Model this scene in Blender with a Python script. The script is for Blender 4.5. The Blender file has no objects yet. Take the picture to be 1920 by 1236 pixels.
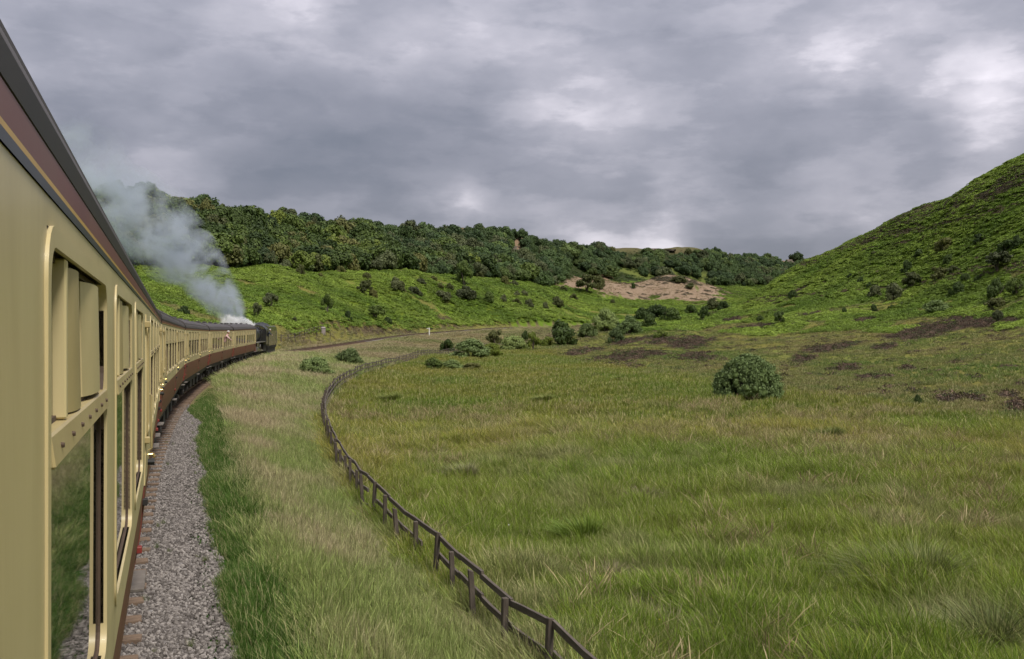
import bpy, math, random
import numpy as np
from mathutils import Vector, Matrix

# ------------------------------------------------------------------ camera, sky, sun, exposure
S = bpy.context.scene
COL = S.collection
ZC = 2.94                                   # camera height over the nearest rail head
F = 1800.0                                  # focal length in pixels of the 1920 px wide photograph
HY = 625.0                                  # row of the true horizon
cam_d = bpy.data.cameras.new('camera')
cam = bpy.data.objects.new('camera', cam_d)
COL.objects.link(cam)
cam.location = (0, 0, ZC)
cam.rotation_euler = (math.radians(90), 0, 0)
cam_d.sensor_width = 36.0
cam_d.lens = 36.0 * F / 1920.0
cam_d.shift_y = (HY - 618.0) / 1920.0
cam_d.clip_start = 0.05
cam_d.clip_end = 20000
S.camera = cam

SUN_EL, SUN_AZ = math.radians(56), math.radians(142)      # azimuth clockwise from +Y (view direction)
world = bpy.data.worlds.new('World')
S.world = world
world.use_nodes = True
wt = world.node_tree
for n in list(wt.nodes): wt.nodes.remove(n)

def nd(t, kind, loc=None, **kw):
    n = t.nodes.new(kind)
    for k, v in kw.items(): setattr(n, k, v)
    return n
def mth(t, op, a, b=None, clamp=False):
    n = t.nodes.new('ShaderNodeMath'); n.operation = op; n.use_clamp = clamp
    for i, v in enumerate((a, b)):
        if v is None: continue
        if isinstance(v, (int, float)): n.inputs[i].default_value = v
        else: t.links.new(v, n.inputs[i])
    return n.outputs[0]
def vmth(t, op, a, b=None):
    n = t.nodes.new('ShaderNodeVectorMath'); n.operation = op
    for i, v in enumerate((a, b)):
        if v is None: continue
        if isinstance(v, (tuple, list)): n.inputs[i].default_value = v
        else: t.links.new(v, n.inputs[i])
    return n.outputs['Value'] if op == 'DOT_PRODUCT' else n.outputs[0]
def ramp(t, fac, stops, interp='LINEAR'):
    n = t.nodes.new('ShaderNodeValToRGB'); n.color_ramp.interpolation = interp
    e = n.color_ramp.elements
    while len(e) < len(stops): e.new(0.5)
    for k, (p, c) in enumerate(stops):
        e[k].position = p; e[k].color = (c[0], c[1], c[2], 1) if len(c) == 3 else c
    t.links.new(fac, n.inputs[0])
    return n.outputs[0]
def noise(t, vec, scale, detail=4, rough=0.55, dist=0.0):
    n = t.nodes.new('ShaderNodeTexNoise')
    n.inputs['Scale'].default_value = scale; n.inputs['Detail'].default_value = detail
    n.inputs['Roughness'].default_value = rough; n.inputs['Distortion'].default_value = dist
    if vec is not None: t.links.new(vec, n.inputs['Vector'])
    return n.outputs[0]
def mixc(t, fac, a, b, mode='MIX'):
    n = t.nodes.new('ShaderNodeMix'); n.data_type = 'RGBA'; n.blend_type = mode
    if isinstance(fac, (int, float)): n.inputs[0].default_value = fac
    else: t.links.new(fac, n.inputs[0])
    for i, v in ((6, a), (7, b)):
        if isinstance(v, (tuple, list)): n.inputs[i].default_value = (v[0], v[1], v[2], 1)
        else: t.links.new(v, n.inputs[i])
    return n.outputs[2]

# --- the overcast sky: cloud sheets laid on planes overhead, brighter towards the zenith as real overcast is
tc = nd(wt, 'ShaderNodeTexCoord')
sep = nd(wt, 'ShaderNodeSeparateXYZ'); wt.links.new(tc.outputs['Generated'], sep.inputs[0])
zz = mth(wt, 'MAXIMUM', sep.outputs[2], 0.0)
inv = mth(wt, 'DIVIDE', 1.0, mth(wt, 'ADD', zz, 0.14))
cmb = nd(wt, 'ShaderNodeCombineXYZ')
wt.links.new(mth(wt, 'MULTIPLY', sep.outputs[0], inv), cmb.inputs[0])
wt.links.new(mth(wt, 'MULTIPLY', sep.outputs[1], inv), cmb.inputs[1])
wt.links.new(mth(wt, 'MULTIPLY', zz, 1.5), cmb.inputs[2])
n1 = noise(wt, cmb.outputs[0], 0.7, 4, 0.5, 0.0)                 # sheet overhead
n2 = noise(wt, vmth(wt, 'MULTIPLY', tc.outputs['Generated'], (1.0, 1.0, 2.1)), 4.6, 6, 0.52, 0.0)     # lumpy bases
n4 = noise(wt, vmth(wt, 'MULTIPLY', tc.outputs['Generated'], (1.0, 1.0, 3.0)), 9.0, 7, 0.56, 0.0)    # ragged lower scud
scud = ramp(wt, n4, [(0.46, (0, 0, 0)), (0.56, (1, 1, 1))])
cl = mth(wt, 'ADD', mth(wt, 'MULTIPLY', n1, 0.30), mth(wt, 'MULTIPLY', n2, 0.70))
cl = mth(wt, 'ADD', mth(wt, 'MULTIPLY', cl, 0.85), 0.072)
cl = mth(wt, 'SUBTRACT', cl, mth(wt, 'MULTIPLY', scud, 0.044))          # about 0.5 mean
# thin and thick places of this particular cloud cover: (pixel x, pixel y, angular size, amount)
BLOBS = [(600, 110, .13, .03), (470, 160, .09, .03), (760, 95, .06, .03),
         (1740, 205, .09, .20), (1880, 235, .05, .12), (1590, 190, .05, .09), (1480, 250, .10, .06), (1260, 255, .09, .035), (1080, 310, .10, .03),
         (1330, 140, .09, -.06), (1090, 60, .15, -.03), (700, 270, .11, -.04), (480, 290, .12, -.03), (1690, 245, .05, -.11), (1560, 155, .045, -.07),
         (1770, 265, .035, -.08), (1420, 400, .12, -.03), (150, 120, .10, -.05), (890, 290, .05, -.05), (1640, 190, .025, -.06), (1750, 60, .13, -.03),
         (1240, 448, .035, .20), (870, 410, .03, .12), (1120, 440, .03, .08), (1450, 205, .06, -.06), (300, 350, .06, .05), (210, 320, .05, .04)]
acc = cl
wob = vmth(wt, 'MULTIPLY', nd(wt, 'ShaderNodeTexNoise').outputs[1], (0, 0, 0))
wn = [n for n in wt.nodes if n.type == 'TEX_NOISE'][-1]
wn.inputs['Scale'].default_value = 7.0; wn.inputs['Detail'].default_value = 5
wt.links.new(tc.outputs['Generated'], wn.inputs['Vector'])
woff = vmth(wt, 'SUBTRACT', wn.outputs[1], (0.5, 0.5, 0.5))
wsc = nd(wt, 'ShaderNodeVectorMath', operation='SCALE'); wt.links.new(woff, wsc.inputs[0]); wsc.inputs['Scale'].default_value = 0.10
dirw = vmth(wt, 'NORMALIZE', vmth(wt, 'ADD', tc.outputs['Generated'], wsc.outputs[0]))
for (bx, by, sg, am) in BLOBS:
    d = Vector(((bx - 960) / F, 1.0, (HY - by) / F)).normalized()
    dt = vmth(wt, 'DOT_PRODUCT', dirw, tuple(d))
    g = mth(wt, 'POWER', 2.718, mth(wt, 'DIVIDE', mth(wt, 'SUBTRACT', dt, 1.0), sg * sg * 0.5))
    acc = mth(wt, 'ADD', acc, mth(wt, 'MULTIPLY', g, am))
skycol = ramp(wt, acc, [(0.30, (.076, .082, .102)), (0.42, (.105, .108, .130)), (0.50, (.136, .137, .161)), (0.585, (.190, .186, .212)), (0.70, (.36, .342, .372))])
grad = mth(wt, 'ADD', 0.80, mth(wt, 'MULTIPLY', zz, 1.68))
world.cycles.sampling_method = 'NONE'
skycol = vmth(wt, 'MULTIPLY', skycol, (1, 1, 1))
gsc = nd(wt, 'ShaderNodeVectorMath', operation='SCALE'); wt.links.new(skycol, gsc.inputs[0]); wt.links.new(grad, gsc.inputs['Scale'])
nish = nd(wt, 'ShaderNodeTexSky', sky_type='NISHITA')
nish.sun_disc = False; nish.sun_elevation = SUN_EL; nish.sun_rotation = SUN_AZ
nsc = nd(wt, 'ShaderNodeVectorMath', operation='SCALE'); wt.links.new(nish.outputs[0], nsc.inputs[0]); nsc.inputs['Scale'].default_value = 0.05
final = mixc(wt, 0.94, nsc.outputs[0], gsc.outputs[0])
bg = nd(wt, 'ShaderNodeBackground'); wt.links.new(final, bg.inputs[0]); bg.inputs[1].default_value = 1.0
wo = nd(wt, 'ShaderNodeOutputWorld'); wt.links.new(bg.outputs[0], wo.inputs[0])

sun_d = bpy.data.lights.new('sun', 'SUN')
sun = bpy.data.objects.new('sun', sun_d); COL.objects.link(sun)
sun_d.energy = 1.5; sun_d.angle = math.radians(14); sun_d.color = (1.0, .95, .86)
sdir = Vector((math.sin(SUN_AZ) * math.cos(SUN_EL), math.cos(SUN_AZ) * math.cos(SUN_EL), math.sin(SUN_EL)))
sun.rotation_euler = sdir.to_track_quat('Z', 'Y').to_euler()
sun.location = (0, 0, 60)

S.view_settings.view_transform = 'Standard'
S.view_settings.look = 'None'
S.view_settings.exposure = 1.26
S.view_settings.gamma = 1.0
S.view_settings.use_curve_mapping = False
S.render.engine = 'CYCLES'
S.cycles.max_bounces = 6
S.cycles.diffuse_bounces = 2
S.cycles.glossy_bounces = 3
S.cycles.transmission_bounces = 2
S.cycles.transparent_max_bounces = 8
S.cycles.volume_bounces = 3
S.cycles.use_denoising = True
S.cycles.use_adaptive_sampling = True
S.cycles.adaptive_threshold = 0.015

rng = np.random.default_rng(7)
random.seed(7)

# ------------------------------------------------------------------ helpers
def tag(o, label=None, cat=None, group=None, kind=None):
    if label: o['label'] = label
    if cat: o['category'] = cat
    if group: o['group'] = group
    if kind: o['kind'] = kind
    return o
def link(name, data, parent=None, loc=None, rot=None, scale=None):
    o = bpy.data.objects.new(name, data); COL.objects.link(o)
    if parent is not None: o.parent = parent
    if loc is not None: o.location = loc
    if rot is not None: o.rotation_euler = rot
    if scale is not None: o.scale = scale
    return o
def empty(name, loc=(0, 0, 0), rot=(0, 0, 0)):
    o = bpy.data.objects.new(name, None); COL.objects.link(o)
    o.location = loc; o.rotation_euler = rot; o.empty_display_size = 0.2
    return o
def mesh_np(name, v, f, mat=None, smooth=False):
    v = np.asarray(v, dtype=np.float32); me = bpy.data.meshes.new(name)
    if isinstance(f, np.ndarray) and f.ndim == 2:
        k = f.shape[1]; me.vertices.add(len(v)); me.vertices.foreach_set('co', v.ravel())
        me.loops.add(f.size); me.loops.foreach_set('vertex_index', f.ravel().astype(np.int32))
        me.polygons.add(len(f)); me.polygons.foreach_set('loop_start', np.arange(0, f.size, k, dtype=np.int32))
        me.update(calc_edges=True); me.validate()
    else:
        me.from_pydata([tuple(p) for p in v], [], [tuple(q) for q in f]); me.update()
    if mat: me.materials.append(mat)
    if smooth and len(me.polygons): me.polygons.foreach_set('use_smooth', np.ones(len(me.polygons), dtype=bool)); me.update()
    return me
class MB:
    """collects simple solids into one mesh"""
    def __init__(s): s.v = []; s.f = []
    def add(s, v, f):
        k = len(s.v); s.v += [tuple(p) for p in v]; s.f += [tuple(i + k for i in q) for q in f]; return s
    def box(s, x0, x1, y0, y1, z0, z1, b=0.0):
        return s.hexa([(x0, y0, z0), (x1, y0, z0), (x1, y1, z0), (x0, y1, z0), (x0, y0, z1), (x1, y0, z1), (x1, y1, z1), (x0, y1, z1)])
    def hexa(s, p):
        return s.add(p, [(0, 3, 2, 1), (4, 5, 6, 7), (0, 1, 5, 4), (1, 2, 6, 5), (2, 3, 7, 6), (3, 0, 4, 7)])
    def cyl(s, a, b, ra, rb=None, n=12, caps=True):
        rb = ra if rb is None else rb
        a = Vector(a); b = Vector(b); w = (b - a).normalized()
        u = w.orthogonal().normalized(); t = w.cross(u)
        v = []; f = []
        for c, r in ((a, ra), (b, rb)):
            for k in range(n):
                g = 2 * math.pi * k / n
                v.append(c + u * (r * math.cos(g)) + t * (r * math.sin(g)))
        for k in range(n): f.append((k, (k + 1) % n, n + (k + 1) % n, n + k))
        if caps: f.append(tuple(range(n - 1, -1, -1))); f.append(tuple(range(n, 2 * n)))
        return s.add(v, f)
    def tube(s, pts, radii, n=8):
        pts = [Vector(p) for p in pts]; k0 = len(s.v); prev = None
        for i, p in enumerate(pts):
            w = (pts[min(i + 1, len(pts) - 1)] - pts[max(i - 1, 0)]).normalized()
            u = (prev - w * prev.dot(w)).normalized() if prev is not None else w.orthogonal().normalized()
            prev = u; t = w.cross(u); r = radii[i] if hasattr(radii, '__len__') else radii
            for k in range(n):
                g = 2 * math.pi * k / n; s.v.append(tuple(p + u * (r * math.cos(g)) + t * (r * math.sin(g))))
        for i in range(len(pts) - 1):
            for k in range(n):
                a = k0 + i * n + k; b = k0 + i * n + (k + 1) % n
                s.f.append((a, b, b + n, a + n))
        s.f.append(tuple(k0 + k for k in range(n - 1, -1, -1))); e = k0 + (len(pts) - 1) * n
        s.f.append(tuple(e + k for k in range(n)))
        return s
    def loft(s, secs, close=True, caps=True):
        k0 = len(s.v); n = len(secs[0])
        for q in secs: s.v += [tuple(p) for p in q]
        m = n if close else n - 1
        for i in range(len(secs) - 1):
            for k in range(m):
                a = k0 + i * n + k; b = k0 + i * n + (k + 1) % n
                s.f.append((a, b, b + n, a + n))
        if caps and close:
            s.f.append(tuple(k0 + k for k in range(n - 1, -1, -1))); e = k0 + (len(secs) - 1) * n
            s.f.append(tuple(e + k for k in range(n)))
        return s
    def mesh(s, name, mat=None, smooth=False, bevel=0):
        me = bpy.data.meshes.new(name); me.from_pydata(s.v, [], s.f); me.update()
        import bmesh
        bm = bmesh.new(); bm.from_mesh(me); bmesh.ops.recalc_face_normals(bm, faces=bm.faces)
        if bevel: bmesh.ops.bevel(bm, geom=list(bm.edges), offset=bevel, segments=1, affect='EDGES', clamp_overlap=True)
        bm.to_mesh(me); bm.free()
        if smooth:
            for p in me.polygons: p.use_smooth = True
            try: me.set_sharp_from_angle(angle=math.radians(40))
            except Exception: pass
        if mat: me.materials.append(mat)
        return me
    def obj(s, name, mat, parent=None, smooth=False, bevel=0, **kw):
        return link(name, s.mesh(name, mat, smooth, bevel), parent, **kw)

# --- numpy value noise
def _h(ix, iy, seed):
    n = (ix.astype(np.int64) * 374761393 + iy.astype(np.int64) * 668265263 + seed * 1442695041) & 0xffffffff
    n = ((n ^ (n >> 13)) * 1274126177) & 0xffffffff
    return ((n ^ (n >> 16)) & 0xffff) / 65535.0
def vnoise(x, y, seed=0):
    x = np.asarray(x, float); y = np.asarray(y, float)
    ix = np.floor(x); iy = np.floor(y); fx = x - ix; fy = y - iy
    ix = ix.astype(np.int64); iy = iy.astype(np.int64)
    fx = fx * fx * (3 - 2 * fx); fy = fy * fy * (3 - 2 * fy)
    a = _h(ix, iy, seed); b = _h(ix + 1, iy, seed); c = _h(ix, iy + 1, seed); d = _h(ix + 1, iy + 1, seed)
    return (a * (1 - fx) + b * fx) * (1 - fy) + (c * (1 - fx) + d * fx) * fy
def fbm(x, y, seed=0, o=4, g=0.5):
    r = 0; a = 1; t = 0
    for k in range(o):
        r = r + a * vnoise(x * 2 ** k + 17.3 * k, y * 2 ** k - 9.1 * k, seed + k); t += a; a *= g
    return r / t
def sstep(a, b, x):
    t = np.clip((x - a) / (b - a), 0, 1); return t * t * (3 - 2 * t)

# --- procedural materials
def new_mat(name):
    m = bpy.data.materials.new(name); m.use_nodes = True; t = m.node_tree
    b = t.nodes['Principled BSDF']; return m, t, b
def mat_var(name, c1, c2=None, rough=0.6, scale=6.0, bump=0.0, bscale=None, spec=0.5, metal=0.0, detail=5, coat=0.0, stain=None, stain_amt=0.5, stretch=None):
    """two-colour noise paint / wood / metal, with optional grime blotches and bump"""
    m, t, b = new_mat(name)
    c2 = c2 or tuple(x * 0.75 for x in c1)
    co = nd(t, 'ShaderNodeTexCoord').outputs['Object']
    if stretch: co = vmth(t, 'MULTIPLY', co, stretch)
    n = noise(t, co, scale, detail, 0.6)
    col = ramp(t, n, [(0.3, c1), (0.7, c2)])
    if stain:
        n2 = noise(t, co, scale * 0.35, 6, 0.7, 0.6)
        f = ramp(t, n2, [(0.48, (0, 0, 0)), (0.72, (1, 1, 1))])
        col = mixc(t, mth(t, 'MULTIPLY', f, stain_amt), col, stain)
    t.links.new(col, b.inputs['Base Color'])
    b.inputs['Roughness'].default_value = rough; b.inputs['Metallic'].default_value = metal
    b.inputs['Specular IOR Level'].default_value = spec
    if coat: b.inputs['Coat Weight'].default_value = coat; b.inputs['Coat Roughness'].default_value = 0.15
    if bump:
        bn = nd(t, 'ShaderNodeBump'); bn.inputs['Strength'].default_value = bump; bn.inputs['Distance'].default_value = 0.02
        t.links.new(noise(t, co, bscale or scale * 3, 5, 0.6), bn.inputs['Height']); t.links.new(bn.outputs[0], b.inputs['Normal'])
    return m
# ------------------------------------------------------------------ the line of the railway
def to_world(px, py, Y):
    return ((px - 960) / F * Y, Y, ZC + (HY - py) / F * Y)
AL = math.radians(19.4)
TD = (-math.sin(AL), math.cos(AL)); TN = (math.cos(AL), math.sin(AL))
def side_pt(s): return (-0.182 * TN[0] + s * TD[0], -0.182 * TN[1] + s * TD[1])
# right-hand body side of the train at the carriage ends, with rail height
SIDE = [side_pt(-1.75), (-7.45, 20.4), (-13.6, 40.0), (-18.9, 60.0), (-23.2, 80.0), (-26.5, 99.5), (-29.1, 119.5)]
RAILZ = [0.0, -0.03, -0.10, -0.12, -0.05, 0.13, 0.30]
HALF = 1.41
cps = []
for k, p in enumerate(SIDE):
    a = SIDE[max(k - 1, 0)]; b = SIDE[min(k + 1, len(SIDE) - 1)]
    h = math.hypot(b[0] - a[0], b[1] - a[1]); nx, ny = -(b[1] - a[1]) / h, (b[0] - a[0]) / h
    cps.append((p[0] + nx * HALF, p[1] + ny * HALF, RAILZ[k]))
bx, by = cps[0][0], cps[0][1]
pre = [(bx - s * TD[0], by - s * TD[1], 0.0) for s in (120, 80, 40)]
post = [(-33.2, 157, .50), (-32.6, 197, 1.12), (-28.0, 237, 2.35), (-19.4, 276, 3.45), (-3.5, 323, 4.85), (28, 385, 6.1), (70, 440, 7.0), (125, 490, 8.0)]
CP = np.array(pre + cps + post)
def cspline(P, step):
    t = np.concatenate([[0], np.cumsum(np.hypot(*np.diff(P[:, :2], axis=0).T))]); n = len(P)
    A = np.zeros((n, n)); R = np.zeros((n, P.shape[1])); hh = np.diff(t)
    A[0, 0] = A[-1, -1] = 1
    for i in range(1, n - 1):
        A[i, i - 1] = hh[i - 1]; A[i, i] = 2 * (hh[i - 1] + hh[i]); A[i, i + 1] = hh[i]
        R[i] = 6 * ((P[i + 1] - P[i]) / hh[i] - (P[i] - P[i - 1]) / hh[i - 1])
    M = np.linalg.solve(A, R); ts = np.arange(0, t[-1], step)
    i = np.clip(np.searchsorted(t, ts, side='right') - 1, 0, n - 2); h = hh[i][:, None]; u = (ts - t[i])[:, None]
    return P[i] + u * ((P[i + 1] - P[i]) / h - h * (2 * M[i] + M[i + 1]) / 6) + u ** 2 * M[i] / 2 + u ** 3 * (M[i + 1] - M[i]) / (6 * h)
TR = cspline(CP, 1.0)
TRS = np.arange(len(TR)) * 1.0
S0 = TRS[np.argmin(np.hypot(TR[:, 0] - bx, TR[:, 1] - by))] + 1.75      # arc length beside the camera
def poly_dist(X, Y, P, lim=60):
    """signed distance (right of travel positive), index of nearest segment and interpolated z"""
    X = np.asarray(X, float).ravel(); Y = np.asarray(Y, float).ravel()
    D = np.full(X.shape, 1e3); SS = np.zeros(X.shape); ZZ = np.zeros(X.shape)
    a = P[:-1]; e = P[1:] - a; L2 = (e[:, :2] ** 2).sum(1)
    for c0 in range(0, len(X), 6000):
        x = X[c0:c0 + 6000, None]; y = Y[c0:c0 + 6000, None]
        dx = x - a[None, :, 0]; dy = y - a[None, :, 1]
        t = np.clip((dx * e[None, :, 0] + dy * e[None, :, 1]) / L2, 0, 1)
        qx = dx - t * e[None, :, 0]; qy = dy - t * e[None, :, 1]; q = qx * qx + qy * qy
        j = np.argmin(q, 1); r = np.arange(len(j)); tj = t[r, j]
        sgn = np.sign(dx[r, j] * e[j, 1] - dy[r, j] * e[j, 0])
        D[c0:c0 + 6000] = np.sqrt(q[r, j]) * np.where(sgn == 0, 1, sgn); SS[c0:c0 + 6000] = j + tj
        if P.shape[1] > 2: ZZ[c0:c0 + 6000] = a[j, 2] + tj * e[j, 2]
    return D, SS, ZZ
TRC = TR[::3]
def track_d(X, Y):
    d, s, z = poly_dist(X, Y, TRC); return d, s * 3.0 - S0, z

# ------------------------------------------------------------------ post and rail fence line (world X, Y)
FPX = [(1230, 1335, 8.25), (1110, 1236, 9.6), (1060, 1185, 10.4), (985, 1130, 11.6), (917, 1075, 13), (873, 1035, 14.3), (833, 995, 15.8), (797, 968, 17.1), (764, 943, 18.4), (717, 908, 20.7),
       (690, 885, 22.5), (660, 855, 25.4), (640, 832, 28.3), (625, 810, 31.6), (611, 780, 37.7), (605, 755, 45), (608, 735, 53), (621, 715, 65), (642, 702, 76), (680, 690, 89), (720, 677, 106),
       (760, 663, 124), (795, 655, 140), (830, 656, 156), (895, 650, 180), (940, 642, 204), (1000, 634, 235), (1060, 628, 265)]
FENCE = cspline(np.array([to_world(*p)[:2] for p in FPX]), 0.5)

# ------------------------------------------------------------------ terrain: control points (pixel x, pixel y, distance) and (X, Y, Z)
CT = []
for (X, Y, Z) in [(-3, 3, -4.45), (3, 3, -4.45), (10, 4, -4.45), (0, 8, -4.45), (8, 8, -4.45), (20, 8, -4.3), (0, 13, -4.45), (8, 14, -4.5), (16, 15, -4.5), (-4, 24, -4.5), (4, 24, -4.55), (14, 25, -4.55), (24, 26, -4.4),
                  (-7, 38, -4.5), (4, 40, -4.55), (15, 40, -4.55), (24, 42, -4.5), (-10, 55, -4.5), (4, 58, -4.5), (16, 60, -4.5), (-12, 75, -4.4), (0, 80, -4.45), (14, 82, -4.45),
                  (-11, 95, -4.2), (0, 100, -4.4), (10, 104, -4.4), (-8, 116, -4.1)]:
    CT.append((960 + F * X / Y, Y, (Z) / Y * F))
def cpx(px, py, Y): CT.append((px, Y, HY - py))
for q in [(1920, 790, 49), (1920, 705, 82), (1920, 622, 130), (1920, 560, 165), (1920, 460, 200), (1920, 308, 238), (1920, 338, 300), (1920, 400, 600), (1920, 500, 1500),
          (2300, 790, 45), (2300, 640, 90), (2300, 420, 150), (2300, 150, 190), (2300, 250, 300), (2300, 480, 1200),
          (1800, 770, 57), (1800, 690, 92), (1800, 630, 140), (1800, 570, 190), (1800, 476, 228), (1800, 372, 262), (1800, 396, 320),
          (1700, 742, 70), (1700, 690, 102), (1700, 640, 147), (1700, 590, 195), (1700, 545, 232), (1700, 474, 265), (1700, 403, 297), (1700, 422, 350),
          (1600, 742, 70), (1600, 690, 108), (1600, 638, 160), (1600, 585, 220), (1600, 532, 270), (1600, 452, 322), (1600, 466, 380),
          (1500, 742, 70), (1500, 690, 112), (1500, 640, 170), (1500, 590, 240), (1500, 550, 300), (1500, 495, 352), (1500, 508, 420),
          (1400, 738, 72), (1400, 690, 117), (1400, 640, 190), (1400, 595, 280), (1400, 561, 345), (1400, 570, 400),
          (1300, 710, 95), (1300, 675, 135), (1300, 630, 215), (1300, 594, 290), (1300, 590, 340), (1200, 692, 120), (1200, 650, 185), (1200, 615, 250), (1200, 600, 300), (1050, 684, 132), (1050, 655, 185), (1050, 634, 230), (1050, 622, 290),
          (1120, 686, 128), (1120, 650, 190), (1120, 622, 250), (1120, 610, 330),
          # between track and fence, far part
          (680, 702, 90), (720, 692, 106), (760, 680, 124), (795, 671, 140), (830, 668, 156), (895, 661, 180), (940, 652, 204), (1000, 643, 235), (830, 676, 128), (900, 676, 130), (960, 677, 135), (900, 668, 152), (970, 665, 165), (960, 652, 195),
          (780, 655, 170), (830, 642, 210), (900, 632, 262), (1000, 622, 320),
          # left hillside
          (530, 648, 134), (530, 600, 182), (530, 550, 232), (530, 501, 280), (530, 512, 312), (530, 452, 380), (530, 420, 418), (530, 440, 520), (530, 520, 1000),
          (400, 630, 112), (400, 590, 160), (400, 540, 212), (400, 502, 250), (400, 508, 275), (400, 450, 330), (400, 398, 380), (400, 420, 480),
          (300, 608, 106), (300, 565, 150), (300, 525, 198), (300, 510, 218), (300, 455, 290), (300, 386, 342), (300, 405, 430), (300, 520, 1000),
          (150, 610, 90), (150, 560, 140), (150, 505, 218), (150, 372, 315), (150, 395, 420), (150, 520, 1000),
          (-300, 610, 80), (-300, 560, 130), (-300, 500, 200), (-300, 350, 290), (-300, 390, 420), (-300, 520, 1000),
          (-300, 640, 45), (0, 650, 50), (150, 655, 60), (300, 660, 78),
          (620, 626, 185), (620, 585, 225), (620, 545, 270), (620, 510, 312), (620, 518, 345), (620, 460, 410), (620, 432, 445), (620, 450, 560),
          (700, 622, 228), (700, 582, 262), (700, 547, 292), (700, 512, 332), (700, 517, 362), (700, 465, 432), (700, 440, 470), (700, 455, 600),
          (780, 619, 262), (780, 580, 300), (780, 512, 368), (780, 517, 395), (780, 470, 465), (780, 442, 505),
          (850, 614, 300), (850, 582, 332), (850, 543, 366), (850, 516, 402), (850, 520, 430), (850, 475, 500), (850, 437, 548), (850, 452, 700), (850, 540, 1500),
          (930, 610, 325), (930, 580, 360), (930, 545, 400), (930, 523, 435), (930, 525, 465), (930, 475, 540), (930, 442, 585),
          (1000, 609, 350), (1000, 582, 386), (1000, 552, 430), (1000, 532, 470), (1000, 530, 505), (1000, 490, 575), (1000, 453, 625), (1000, 465, 760), (1000, 540, 1600),
          (1100, 604, 405), (1100, 575, 470), (1100, 550, 525), (1100, 523, 572), (1100, 526, 610), (1100, 500, 650), (1100, 467, 698), (1100, 478, 820),
          (1040, 537, 530), (1070, 524, 560), (1145, 527, 580), (1185, 534, 582), (1240, 519, 602), (1270, 517, 602), (1320, 532, 602), (1380, 549, 595), (1250, 528, 650), (1185, 532, 640),
          (1200, 591, 420), (1200, 573, 500), (1200, 561, 542), (1200, 518, 690), (1200, 494, 730), (1200, 470, 762), (1200, 480, 900), (1200, 545, 1800),
          (1300, 583, 450), (1300, 566, 540), (1300, 532, 720), (1300, 500, 782), (1300, 470, 822), (1300, 480, 960), (1400, 575, 500), (1400, 550, 640), (1400, 532, 760), (1400, 486, 900), (1400, 496, 1050), (1400, 550, 1900),
          (1500, 540, 800), (1500, 492, 960), (1500, 500, 1100), (1650, 520, 900), (1650, 500, 1200), (1650, 550, 2000), (1920, 560, 2500)]: cpx(*q)
CT = np.array(CT)
def _pq(px, Y): return np.stack([px / 200.0, np.log(Y) * 4.0], -1)
_P = _pq(CT[:, 0], CT[:, 1])
def _tps(r2): return np.where(r2 > 1e-12, 0.5 * r2 * np.log(np.maximum(r2, 1e-12)), 0.0)
_n = len(_P); _K = _tps(((_P[:, None] - _P[None]) ** 2).sum(-1)) + np.eye(_n) * 0.02
_A = np.zeros((_n + 3, _n + 3)); _A[:_n, :_n] = _K; _A[:_n, _n] = 1; _A[:_n, _n + 1:] = _P; _A[_n, :_n] = 1; _A[_n + 1:, :_n] = _P.T
_W = np.linalg.solve(_A, np.concatenate([CT[:, 2], np.zeros(3)]))
TMAX = math.tan(math.radians(36))
def base_z(X, Y):
    X = np.asarray(X, float).ravel(); Y = np.asarray(Y, float).ravel(); r = np.hypot(X, Y); th = np.arctan2(X, Y)
    thc = np.clip(th, -math.atan(TMAX), math.atan(TMAX))
    Ye = np.clip(r * np.cos(thc), 2.5, 2600); px = 960 + F * np.tan(thc)
    q = _pq(px, Ye); out = np.empty(len(X))
    for c in range(0, len(X), 20000):
        qq = q[c:c + 20000]; r2 = ((qq[:, None, 0] - _P[None, :, 0]) ** 2 + (qq[:, None, 1] - _P[None, :, 1]) ** 2)
        out[c:c + 20000] = _tps(r2) @ _W[:_n] + _W[_n] + qq @ _W[_n + 1:]
    z = ZC + out * Ye / F
    back = sstep(math.radians(75), math.radians(130), np.abs(th))
    zb = -1.5 + 60 * sstep(60, 500, r)
    return z * (1 - back) + zb * back
FOOT = np.array([(34, -20), (30, 10), (26, 49), (22, 74), (16.7, 122), (8, 172), (3, 205)])
def foot_x(Y): return np.interp(Y, FOOT[:, 1], FOOT[:, 0])
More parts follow.
